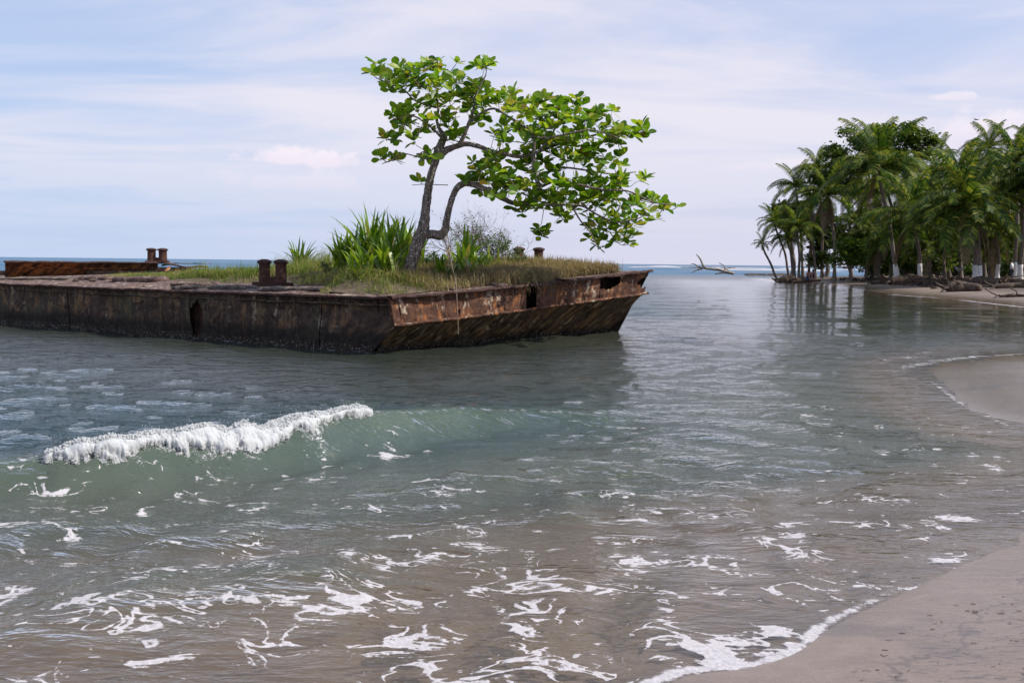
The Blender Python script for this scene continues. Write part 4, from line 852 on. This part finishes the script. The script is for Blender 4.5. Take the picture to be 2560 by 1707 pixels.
shrub('leafy_shrub', 'dark green shrub low between the two tree stems', 1085, 672, .55, .8, 900, 5, 26)
shrub('leafy_shrub', 'low green weed bush in front of the small strap plants at right', 1255, 690, .32, 1.2, 600, 4, 27, lsz=.045)
shrub('leafy_shrub', 'brownish weed bush under the left edge of the big clump', 815, 688, .38, 1.2, 600, 5, 28, lsz=.04)

# ------------------------------------------------------------------ palm grove
def frond_mesh(kind, seed, m, L=4.4):
    r = random.Random(seed); n = 46; vs = []; fs = []
    up0, bend = {'up': (.95, .9), 'arch': (.65, 1.55), 'flat': (.3, 1.35), 'droop': (-.05, 1.15), 'dead': (-.9, .6)}[kind]
    ang_ = up0; x = z = 0; mid = []
    for i in range(n+1):
        mid.append((x, z, ang_)); ang_ -= bend/n*(.5+1.1*i/n); x += L/n*math.cos(ang_); z += L/n*math.sin(ang_)
    mb = MB(); mb.tube([(a, 0, b) for a, b, c in mid[::5]], [.05*(1-i/11)+.008 for i in range(len(mid[::5]))], 4, False)
    for i in range(4, n+1):
        a, b, c = mid[i]; t = i/n; ll = 1.15*math.sin(math.pi*min(1, .12+t*.8))**.7*(1 if kind != 'dead' else .8)
        for s in (-1, 1):
            l = ll*r.uniform(.8, 1.1); fx = .45+.35*t; dr = r.uniform(.45, 1.0)*(1.5 if kind in('dead', 'droop') else 1)
            base = Vector((a, 0, b)); d1 = Vector((math.cos(c)*fx, s*.85, math.sin(c)*fx+.28-.2*dr)).normalized(); d2 = Vector((math.cos(c)*fx*.6, s*.45, -dr*.9)).normalized()
            w = Vector((math.cos(c), 0, math.sin(c)))*.034; p1 = base+d1*l*.5; p2 = p1+d2*l*.5
            mb.add([base-w, base+w, p1+w*1.1, p1-w*1.1, p2], [(0, 1, 2, 3), (3, 2, 4)])
    return mb.mesh('frond', m)
FR = {k: [frond_mesh(k, i*7+3, PALMD if k == 'dead' else PALMG) for i in range(2)] for k in ('up', 'arch', 'flat', 'droop', 'dead')}
G_PALM = 'coconut palms on the sandy point'
def palm(cx_, cy_, bx, by, Rpx, Y, label, seed, n=22, dead=2, white=True, lean=0, nuts=True, bend=.0):
    r = random.Random(seed); B = at_y(bx, by, Y); zg = float(land_z(np.array([B[0]]), np.array([B[1]]), sdf(np.array([B[0]]), np.array([B[1]])))[0]); C = at_y(cx_, cy_, Y+r.uniform(-.8, .8)); B[2] = zg-.1
    root = empty('coconut_palm', B, label, 'palm tree', G_PALM); S_ = Rpx*Y/F/3.45; C = Vector(C-B)
    mid = C*.5+Vector((bend*C.z, r.gauss(0, .2), 0))-Vector((C.x*.18, 0, 0)); pts = catmull(np.array([Vector((0, 0, 0)), C*.22+Vector((bend*C.z*.6-C.x*.06, 0, 0)), mid, C*.8+Vector((bend*C.z*.4-C.x*.04, 0, 0)), C]), 5); k = len(pts)
    hh = max(.5, S_)**.5; rr = [(.17+.16*max(0, 1-i/3.5)+(.02 if i % 2 else 0)-.05*i/k)*hh for i in range(k)]; mb = MB(); mb.tube(pts, rr, 8, True, .04, seed); mb.build('trunk', PTRUNK, root, smooth=True)
    if white and Y < 85:
        kk = 0
        while kk < k-1 and pts[kk][2] < 1.35: kk += 1
        mb = MB(); mb.tube(pts[:kk+1], [q*1.04+.01 for q in rr[:kk+1]], 8, True); mb.build('painted_base', WHITEW, root, smooth=True)
    n = int(n*1.45)
    for i in range(n):
        f = i/n; kind = 'up' if f < .2 else 'arch' if f < .55 else 'flat' if f < .8 else 'droop'
        o = link('frond', r.choice(FR[kind]), root, C+Vector((0, 0, .1))); s = S_*r.uniform(.85, 1.12); o.scale = (s, s, s); az = i*2.4+r.gauss(0, .2)
        o.rotation_euler = (r.gauss(0, .15), -(.55*(1-f*3.2) if f < .2 else r.gauss(0, .1)), az)
    for i in range(dead):
        o = link('dead_frond', r.choice(FR['dead']), root, C); s = S_*r.uniform(.7, 1); o.scale = (s, s, s); o.rotation_euler = (0, r.gauss(0, .12), r.random()*6.28)
    return root
palm(2195, 424, 2246, 692, 112, 84, 'tallest coconut palm rising in front of the wide broadleaf crown', 1, 26, 2, bend=-.02)
palm(2068, 491, 2086, 690, 74, 92, 'coconut palm with big brown dead fronds hanging round its trunk', 2, 20, 9, bend=.03)
palm(1993, 572, 1998, 686, 56, 98, 'short coconut palm over the seated person near the point', 3, 18, 1, bend=.0)
palm(1936, 560, 1975, 686, 44, 101, 'slim coconut palm curving up second from the tip of the point', 4, 16, 0)
palm(1905, 613, 1949, 700, 27, 99, 'smallest coconut palm leaning out over the water at the tip', 5, 12, 0, white=False, bend=-.08)
palm(1990, 470, 2008, 686, 60, 108, 'tall coconut palm standing behind the short ones at the left end', 6, 18, 1)
palm(1955, 545, 1985, 684, 42, 106, 'coconut palm half hidden among the left end group', 7, 15, 1)
palm(2280, 548, 2301, 697, 108, 76, 'coconut palm with a low full crown and a white painted foot beside the logs', 8, 24, 2, bend=.02)
palm(2413, 522, 2440, 697, 128, 70, 'broad crowned coconut palm with two white stems at its foot', 9, 26, 3, bend=.02)
palm(2537, 405, 2538, 692, 98, 78, 'tall coconut palm near the right edge with upright top fronds', 10, 24, 2)
palm(2472, 372, 2480, 690, 62, 98, 'distant high coconut palm showing against the white cloud', 11, 18, 0)
palm(2348, 388, 2352, 690, 44, 112, 'far coconut palm whose top just clears the canopy between two big crowns', 12, 16, 0)
palm(2218, 480, 2278, 688, 88, 90, 'coconut palm with its crown tucked below the tallest one', 13, 22, 2)
palm(2556, 486, 2550, 694, 108, 72, 'dense coconut palm cut off by the right edge of the view', 14, 24, 2)
palm(2397, 450, 2402, 694, 92, 86, 'coconut palm directly behind the broad crowned one', 15, 22, 1)
palm(2492, 585, 2494, 694, 84, 80, 'low coconut palm with hanging fronds over a white foot at right', 16, 20, 4)
palm(2345, 545, 2375, 690, 80, 92, 'shaded coconut palm in the middle of the grove', 17, 20, 2)
palm(2140, 560, 2182, 686, 66, 98, 'coconut palm behind the round green bush', 18, 18, 3)
palm(2030, 590, 2040, 685, 44, 104, 'thin coconut palm right of the short one, its stem in shadow', 19, 14, 2)
palm(2455, 455, 2462, 692, 80, 90, 'coconut palm between the far high palm and the low right one', 20, 20, 2)
palm(2230, 600, 2226, 688, 62, 90, 'low coconut palm in the shade under the tallest palm', 21, 18, 3)
palm(2610, 440, 2600, 696, 110, 70, 'coconut palm past the right edge', 22, 20, 1)
palm(2720, 400, 2690, 700, 110, 66, 'coconut palm further past the right edge', 23, 20, 1)
palm(2448, 560, 2452, 698, 60, 69, 'second slender white footed palm beside the broad crowned one', 24, 10, 2)
palm(2120, 468, 2128, 686, 60, 106, 'coconut palm with its top between the dead-fronded palm and the tallest', 25, 18, 1)
for k_, (cx_, cy_, bx_, Yp, lab) in enumerate([(2200, 618, 2196, 94, 'stubby young palm beneath the dead fronds left of the tallest trunk'), (2320, 622, 2322, 84, 'stubby young palm right of the low full crown'), (2368, 600, 2362, 84, 'young palm in deep shade left of the two white stems'), (2470, 618, 2474, 82, 'stubby young palm between the white stems and the low right palm'), (2545, 610, 2560, 82, 'young palm in the shade at the right edge'), (2160, 600, 2166, 96, 'young palm just right of the round bush'), (2262, 480, 2266, 100, 'palm in the back row right of the tallest trunk'), (2505, 470, 2512, 92, 'palm in the back row behind the tall right palm')]):
    palm(cx_, cy_, bx_, 692, 66, Yp, lab, 60+k_, 16, 3, white=False)
palm(1968, 600, 1990, 686, 42, 100, 'low leafy coconut palm filling the left end group', 80, 18, 1)
palm(2030, 520, 2022, 686, 52, 106, 'coconut palm between the short one and the dead-fronded one', 81, 18, 1)
palm(2045, 430, 2056, 686, 56, 110, 'tall coconut palm behind the dead-fronded one', 82, 18, 1)
palm(2330, 470, 2330, 690, 74, 98, 'coconut palm in the back row left of the broad crowned one', 26, 20, 1)

def broadleaf(label, lobes, base, Y, n, sz, m, seed, limbs=True, name='broadleaf_tree', trunk_r=.3):
    r = random.Random(seed); B = at_y(base[0], base[1], Y); B[2] = float(land_z(np.array([B[0]]), np.array([B[1]]), sdf(np.array([B[0]]), np.array([B[1]])))[0])-.1
    root = empty(name, B, label, 'tree'); cl = MB(); tr = MB(); tot = sum(a*b for _, _, a, b in lobes)
    top = Vector(at_y(sum(l[0] for l in lobes)/len(lobes), sum(l[1]+l[3] for l in lobes)/len(lobes), Y)-B); pts = catmull(np.array([Vector((0, 0, 0)), top*.3+Vector((.3, 0, 0)), top*.7, top]), 4)
    tr.tube(pts, [trunk_r*(1-.5*i/len(pts)) for i in range(len(pts))], 8, True, .08)
    for (x, y, a, b) in lobes:
        c = Vector(at_y(x, y, Y)-B); A = a*Y/F; Bz = b*Y/F; k = int(n*a*b/tot)
        cps = [c+Vector((r.uniform(-1, 1)*A, r.uniform(-1, 1)*A*.8, r.uniform(-1, 1)*Bz)) for _ in range(max(8, int(A*Bz*5)))]
        cps = [q for q in cps if ((q.x-c.x)/A)**2+((q.z-c.z)/Bz)**2+((q.y-c.y)/(A*.8))**2 < 1] or [c]
        for q in cps[:14]: tr.tube(catmull(np.array([top*.75, (top*.75+q)*.5+Vector((0, 0, -.3)), q]), 3), [.1, .08, .07, .05, .04, .03, .02][:7], 4, False)
        for _ in range(k):
            q = r.choice(cps)+Vector((r.gauss(0, .42), r.gauss(0, .42), r.gauss(0, .24))); s = sz*r.uniform(.5, 1.3); R = Euler((r.gauss(0, .5), r.gauss(0, .5), r.random()*6.28)).to_matrix()
            cl.add([q+R @ Vector(v)*s for v in ((-.1, 0, 0), (.45, -.33, .08), (1, 0, 0), (.4, .36, .08))], [(0, 1, 2, 3)])
    tr.build('trunk', BARK, root, smooth=True); cl.build('crown', m, root)['kind'] = 'stuff'; return root
broadleaf('wide flat topped broadleaf tree spreading behind the tallest palm', [(2110, 372, 52, 22), (2155, 340, 62, 24), (2215, 335, 62, 30), (2290, 340, 60, 26), (2320, 352, 34, 20), (2090, 405, 50, 26), (2190, 390, 80, 40), (2280, 395, 70, 40), (2060, 440, 40, 30), (2130, 450, 60, 40)], (2200, 690), 104, 17000, .36, BROAD, 1, trunk_r=.5)
broadleaf('small round dark green tree standing on the open sand', [(2123, 618, 31, 20), (2118, 640, 36, 22), (2128, 655, 28, 14)], (2120, 694), 88, 3600, .26, SHRUB, 2, trunk_r=.12)
for i_, (x_, y_, a_, b_, Y_, lab_) in enumerate([(2190, 655, 34, 24, 97, 'leafy shrub under the palms right of the round tree'), (2262, 650, 36, 26, 90, 'leafy shrub left of the low full crowned palm'), (2340, 652, 40, 26, 88, 'leafy shrub in the shade behind the hammock'), (2405, 648, 40, 28, 96, 'leafy shrub behind the two white stems'), (2480, 650, 44, 28, 92, 'leafy shrub behind the low palm at right'), (2550, 655, 40, 26, 88, 'leafy shrub behind the standing person'), (2052, 640, 26, 22, 106, 'leafy shrub at the foot of the dead-fronded palm')]):
    broadleaf(lab_, [(x_, y_, a_, b_), (x_+a_*.5, y_+8, a_*.6, b_*.7), (x_-a_*.5, y_+10, a_*.6, b_*.6)], (x_, 694), Y_, 2200, .3, [BROAD, SHRUB][i_ % 2], 70+i_, name='understory_shrub', trunk_r=.08)
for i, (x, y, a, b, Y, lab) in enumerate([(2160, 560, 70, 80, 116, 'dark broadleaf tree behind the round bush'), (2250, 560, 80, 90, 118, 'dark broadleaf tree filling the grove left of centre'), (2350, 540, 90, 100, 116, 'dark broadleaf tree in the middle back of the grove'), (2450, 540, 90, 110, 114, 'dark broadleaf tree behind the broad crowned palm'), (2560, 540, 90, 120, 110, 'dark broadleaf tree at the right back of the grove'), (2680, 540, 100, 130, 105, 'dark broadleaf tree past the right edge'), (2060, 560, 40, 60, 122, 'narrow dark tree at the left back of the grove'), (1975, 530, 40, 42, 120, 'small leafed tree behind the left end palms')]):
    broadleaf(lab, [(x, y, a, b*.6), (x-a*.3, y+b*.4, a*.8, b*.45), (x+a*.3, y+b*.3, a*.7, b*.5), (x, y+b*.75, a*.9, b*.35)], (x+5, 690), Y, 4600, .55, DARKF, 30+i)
# undergrowth at the trees' feet, a low dark hedge
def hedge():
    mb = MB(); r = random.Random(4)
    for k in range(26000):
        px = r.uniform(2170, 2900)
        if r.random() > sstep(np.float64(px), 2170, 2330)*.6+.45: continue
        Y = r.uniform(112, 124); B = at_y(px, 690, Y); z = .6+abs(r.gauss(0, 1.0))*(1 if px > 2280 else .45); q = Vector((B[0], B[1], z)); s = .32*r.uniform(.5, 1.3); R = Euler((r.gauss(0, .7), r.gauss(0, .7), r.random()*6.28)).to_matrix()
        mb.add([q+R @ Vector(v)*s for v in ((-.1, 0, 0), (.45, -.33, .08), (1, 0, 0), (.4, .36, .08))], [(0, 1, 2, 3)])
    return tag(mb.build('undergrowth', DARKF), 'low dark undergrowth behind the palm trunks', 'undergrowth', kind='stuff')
hedge()

# driftwood, logs, roots
def log(name, pts, rad, label, cat, m=LOGM, group=None, n=8, subs=()):
    P0 = np.array(pts[0]); root = empty(name, P0, label, cat, group); mb = MB(); pp = catmull(np.array(pts)-P0, 4); mb.tube(pp, list(np.interp(np.linspace(0, 1, len(pp)), np.linspace(0, 1, len(rad)), rad)), n, True, .16, len(label)); mb.build('stem', m, root, smooth=True)
    for (sp_, sr) in subs:
        mb = MB(); p2 = catmull(np.array(sp_)-P0, 4); mb.tube(p2, list(np.interp(np.linspace(0, 1, len(p2)), [0, 1], sr)), 6, True, .12); mb.build('branch', m, root, smooth=True)
    return root
D = 78.0
q = lambda x, y, dy=0: at_y(x, y, D+dy)
def gy_(x, y, Y, lift=0.0): 
    B = at_y(x, y, Y); z = float(land_z(np.array([B[0]]), np.array([B[1]]), sdf(np.array([B[0]]), np.array([B[1]])))[0]); B[2] = max(B[2], z+lift); return B
log('driftwood', [q(1835, 684), q(1815, 679), q(1795, 674), q(1768, 671), q(1750, 668), q(1735, 660), q(1727, 660)], [.10, .13, .11, .09, .07, .04, .02], 'bleached dead branch sticking out of the water left of the palm point', 'driftwood', DRIFT,
    subs=[([q(1765, 671), q(1757, 662), q(1752, 650), q(1745, 640), q(1740, 636)], (.11, .03)), ([q(1757, 671), q(1745, 674), q(1736, 678), q(1729, 683)], (.08, .03)), ([q(1812, 678), q(1812, 668), q(1805, 661), q(1797, 657)], (.08, .02)), ([q(1832, 684), q(1815, 682), q(1800, 683), q(1788, 685)], (.09, .04)), ([q(1812, 668), q(1818, 673), q(1822, 677)], (.04, .03))])
logs = [(1948, 702, 1995, 696, 96, .55, 'thick dark log lying at the tip of the sandy point'), (1990, 696, 2050, 692, 95, .2, 'slim log running on from the thick one behind the seated person'),
        (2225, 702, 2340, 706, 76, .5, 'long dark log with roots on the sand below the palms'), (2300, 705, 2350, 709, 72, .4, 'dark root mass lying right of the long log'), (2370, 724, 2450, 718, 58, .42, 'short thick log on the wet sand near the water'),
        (2430, 708, 2490, 700, 68, .4, 'mounded dark log under the white footed palms'), (2490, 716, 2600, 712, 60, .22, 'low log on the pale sand at the right edge'), (2500, 738, 2600, 730, 50, .1, 'thin grey branch lying nearest on the pale sand'), (2480, 702, 2570, 698, 70, .3, 'dark log further back at the right edge'),
        (2180, 699, 2240, 706, 80, .22, 'twisted root stump end left of the long log'), (2500, 668, 2600, 664, 84, .01, '')]
for i, (x0, y0, x1, y1, Y, rr, lab) in enumerate(logs[:-1]):
    A0 = gy_(x0, y0+40, Y, rr*.3); B0 = gy_(x1, y1+40, Y-1, rr*.4); mid = (A0+B0)/2+np.array([0, .3, rr*.25]); r = random.Random(i)
    subs = [([mid, mid+np.array([r.uniform(-.7, .7), -.3, .25]), mid+np.array([r.uniform(-1, 1), -.5, .4])], (rr*.3, .03)), ([A0, A0+np.array([-.4, .2, .2]), A0+np.array([-.8, 0, .4])], (rr*.35, .03)), ([A0, A0+np.array([-.3, -.4, .1]), A0+np.array([-.7, -.6, -.1])], (rr*.35, .03))]
    log('beach_log', [A0, A0*.7+B0*.3+np.array([0, .1, .05]), mid, B0], [rr*.9, rr, rr*.85, rr*.5], lab, 'log', LOGM, 'driftwood logs on the point', subs=subs)
# litter of bark and husks on the sand under the palms
mb = MB(); r = random.Random(9)
for k in range(2600):
    px = r.uniform(2000, 2750); Y = r.uniform(62, 100); B = at_y(px, 700, Y); dd_ = float(sdf(np.array([B[0]]), np.array([B[1]]))[0])
    if dd_ < 3+r.random()*3: continue
    z = float(land_z(np.array([B[0]]), np.array([B[1]]), np.array([dd_]))[0]); mb.box((B[0], B[1], z+.03), (r.uniform(.05, .5), r.uniform(.03, .1), r.uniform(.02, .08)), Euler((r.gauss(0, .2), r.gauss(0, .2), r.random()*3)).to_matrix(), .02)
tag(mb.build('beach_litter', LOGM), 'husks, bark and sticks littering the sand under the palms', 'litter', kind='stuff')
# twigs, weed and bits stranded on the near sand
mb = MB(); r = random.Random(31)
for k in range(1500):
    X = r.uniform(.6, 4.6); Y = r.uniform(2.6, 6.2); dd_ = float(sdf(np.array([X]), np.array([Y]))[0])
    if dd_ < .22 or r.random() > .25+.75*fbm(np.float64(X*2), np.float64(Y*3.5), 3, 6)**1.2*1.4: continue
    z = float(land_z(np.array([X]), np.array([Y]), np.array([dd_]))[0])+.001; L = r.uniform(.006, .035); a = r.gauss(.25, .5); c_, s_ = math.cos(a), math.sin(a); kx = r.gauss(0, .3)*L
    mb.tube([(X-c_*L/2, Y-s_*L/2, z), (X-s_*kx, Y+c_*kx, z+.001), (X+c_*L/2, Y+s_*L/2, z)], r.uniform(.0006, .0016), 3, False)
tag(mb.build('beach_debris', LOGM), 'tiny dark twigs and weed scattered over the near wet sand', 'debris', kind='stuff')
# dark reef rocks awash off the point
mb = MB(); r = random.Random(12)
for k in range(140):
    px = r.choice([r.uniform(1870, 1990), r.uniform(1700, 1900)]); py = 687+r.gauss(0, .8) if px > 1870 else 671.5+r.gauss(0, .5); B = at_z(px, py)
    s = r.uniform(.3, 1.2)*(1 if px > 1870 else 2.2); mb.lathe([(s, -.2), (s*.9, .05), (s*.5, .16*(1 if px > 1870 else 2.5)), (s*.2, .2*(1 if px > 1870 else 2.5))], 6, (B[0], B[1], 0))
tag(mb.build('reef', LOGM), 'low dark reef just awash off the sandy point', 'reef', kind='stuff')
# small surf bumps of dark broken water left of the point
# ------------------------------------------------------------------ people and small things in the grove
def flat(name, c, rough=.8): m, t = M(name); n = t.noise(t.pos(), 12, 3); bsdf(t, Base_Color=t.mix(t.m('MULTIPLY', n, .4), c, tuple(q*.7 for q in c)), Roughness=rough); return m
SKIN = flat('skin', (.32, .18, .12), .6); HAIR = flat('hair', (.03, .02, .015)); SHIRT = flat('white_shirt', (.72, .74, .76)); DARKC = flat('dark_trousers', (.04, .045, .06)); BLUE = flat('blue_shorts', (.05, .08, .2)); ORNG = flat('orange_top', (.55, .2, .08)); CLOTH = flat('hammock_cloth', (.5, .5, .46)); REDW = flat('red_boards', (.35, .1, .09))
def skin_obj(name, J, E, rad, m, parent, root=0):
    me = bpy.data.meshes.new(name); me.from_pydata(J, E, []); me.materials.append(m); o = link(name, me, parent); md = o.modifiers.new('Skin', 'SKIN'); md.use_smooth_shade = True
    for v, r_ in zip(me.skin_vertices[0].data, rad): v.radius = (r_, r_*.85)
    me.skin_vertices[0].data[root].use_root = True
    s = o.modifiers.new('Sub', 'SUBSURF'); s.levels = 1; s.render_levels = 1; return o
def person(loc, rz, pose, label, top, legs):
    root = empty('person', loc, label, 'person'); root.rotation_euler = (0, 0, rz)
    if pose == 'stand':
        J = dict(pel=(0, 0, .95), ab=(0, 0, 1.1), ch=(0, .02, 1.33), nk=(0, .03, 1.5), hd=(0, .02, 1.6), ht=(0, .03, 1.7), hl=(-.09, 0, .9), kl=(-.1, -.02, .5), al=(-.1, .02, .08), fl=(-.11, -.14, .04), hr=(.09, 0, .9), kr=(.11, -.05, .5), ar=(.13, .03, .08), fr=(.14, -.13, .04), sl=(-.18, .02, 1.4), el=(-.25, -.03, 1.15), wl=(-.2, -.22, 1.0), gl=(-.17, -.3, .98), sr=(.18, .02, 1.4), er=(.27, .03, 1.14), wr=(.25, -.08, .9), gr=(.24, -.12, .82))
    else:
        J = dict(pel=(0, 0, .12), ab=(0, -.04, .28), ch=(0, -.1, .5), nk=(0, -.14, .66), hd=(0, -.17, .76), ht=(0, -.18, .85), hl=(-.09, -.04, .12), kl=(-.17, -.42, .42), al=(-.13, -.68, .08), fl=(-.13, -.82, .04), hr=(.09, -.04, .12), kr=(.16, -.40, .44), ar=(.12, -.70, .08), fr=(.13, -.84, .04), sl=(-.18, -.1, .56), el=(-.24, -.27, .38), wl=(-.15, -.45, .46), gl=(-.1, -.5, .46), sr=(.18, -.1, .56), er=(.25, -.26, .38), wr=(.14, -.46, .47), gr=(.1, -.5, .46))
    K = list(J); ix = {k: i for i, k in enumerate(K)}; E = [('pel', 'ab'), ('ab', 'ch'), ('ch', 'nk'), ('nk', 'hd'), ('hd', 'ht'), ('pel', 'hl'), ('hl', 'kl'), ('kl', 'al'), ('al', 'fl'), ('pel', 'hr'), ('hr', 'kr'), ('kr', 'ar'), ('ar', 'fr'), ('ch', 'sl'), ('sl', 'el'), ('el', 'wl'), ('wl', 'gl'), ('ch', 'sr'), ('sr', 'er'), ('er', 'wr'), ('wr', 'gr')]
    Rr = dict(pel=.13, ab=.12, ch=.15, nk=.06, hd=.095, ht=.075, h=.09, k=.06, a=.042, f=.04, s=.06, e=.045, w=.032, g=.04)
    rad = [Rr.get(k, Rr.get(k[0])) for k in K]
    skin_obj('body', [J[k] for k in K], [(ix[a], ix[b]) for a, b in E], rad, SKIN, root)
    sub = ['ab', 'pel', 'ch', 'sl', 'el', 'sr', 'er']; si = {k: i for i, k in enumerate(sub)}; skin_obj('shirt', [J[k] for k in sub], [(si[a], si[b]) for a, b in E if a in si and b in si], [Rr.get(k, Rr.get(k[0]))*1.2+.012 for k in sub], top, root)
    sub = ['pel', 'hl', 'kl', 'hr', 'kr']+(['al', 'ar'] if pose == 'stand' else []); si = {k: i for i, k in enumerate(sub)}; skin_obj('trousers', [J[k] for k in sub], [(si[a], si[b]) for a, b in E if a in si and b in si], [Rr.get(k, Rr.get(k[0]))*1.18+.01 for k in sub], legs, root)
    h = J['hd']; hm = MB(); hm.lathe([(.07, -.05), (.105, .0), (.11, .06), (.085, .12), (.03, .145)], 12, (h[0], h[1]+.02, h[2])); hm.build('hair', HAIR, root, smooth=True); return root
P_ = gy_(2018, 720, 93, .0); P_[2] += .32; person(P_, .25, 'sit', 'person sitting on the log at the point in a dark blue and orange outfit', ORNG, BLUE)
P_ = gy_(2031, 720, 93.4, .0); P_[2] += .32; person(P_, -.2, 'sit', 'person in dark clothes sitting close beside the one in orange', BLUE, DARKC)
P_ = gy_(2527, 720, 74, .0); person(P_, .9, 'stand', 'person in a white shirt standing among the trunks at right', SHIRT, DARKC)
# hammock slung between two trunks
hl, hr_ = at_y(2385, 662, 82), at_y(2413, 664, 82); U_, V_ = np.meshgrid(np.linspace(0, 1, 20), np.linspace(-1, 1, 7), indexing='ij'); w_ = .45*np.sin(U_*math.pi)
P = hl+(hr_-hl)*U_[..., None]+np.array([0, 1, 0])*(V_*w_)[..., None]; P[..., 2] += -.55*np.sin(U_*math.pi)*(1-.35*V_**2)
tag(link('hammock', grid_mesh('hammock', P, CLOTH)), 'pale hammock slung low between palm trunks in the shade', 'hammock')
# little shelter with a red gable glimpsed through the fronds
hp = at_y(2388, 690, 121); hp[2] = .6; hut = empty('beach_hut', hp, 'dim red gabled beach hut glimpsed between the palms', 'hut'); mb = MB(); mb.box((0, 0, 1.1), (2.6, 2, 1.1)); mb.build('wall', DARKC, hut)
mb = MB(); mb.add([(-3, -2.4, 2.2), (3, -2.4, 2.2), (3, 2.4, 2.2), (-3, 2.4, 2.2), (-3, 0, 3.9), (3, 0, 3.9)], [(0, 1, 5, 4), (3, 4, 5, 2), (0, 4, 3), (1, 2, 5), (0, 3, 2, 1)]); mb.build('roof', REDW, hut)
mb = MB(); mb.box((0, -2.05, 1), (.45, .04, 1)); mb.build('door', DARKC, hut)
# two frigate birds far off
BIRD = flat('bird_feathers', (.03, .03, .03))
for k, (px, py, lab) in enumerate([(2305, 313, 'tiny dark bird gliding above the broadleaf crown'), (2441, 300, 'tiny dark bird in front of the white cloud at right')]):
    P = at_y(px, py, 120); mb = MB(); mb.tube([(-.25, 0, 0), (-.1, 0, .02), (.1, 0, .02), (.3, 0, 0)], [.02, .07, .06, .02], 6); b_ = mb.mesh('body', BIRD)
    root = empty('seabird', P, lab, 'bird', 'birds over the grove'); link('body', b_, root)
    for s in (-1, 1): mb = MB(); mb.add([(-.08, 0, .03), (.1, 0, .03), (.16, s*.4, .14), (.0, s*.85, .05), (-.02, s*.4, .12)], [(0, 1, 2, 4), (4, 2, 3)]); mb.build('wing', BIRD, root)
    root.rotation_euler = (0, 0, 1.2+k)
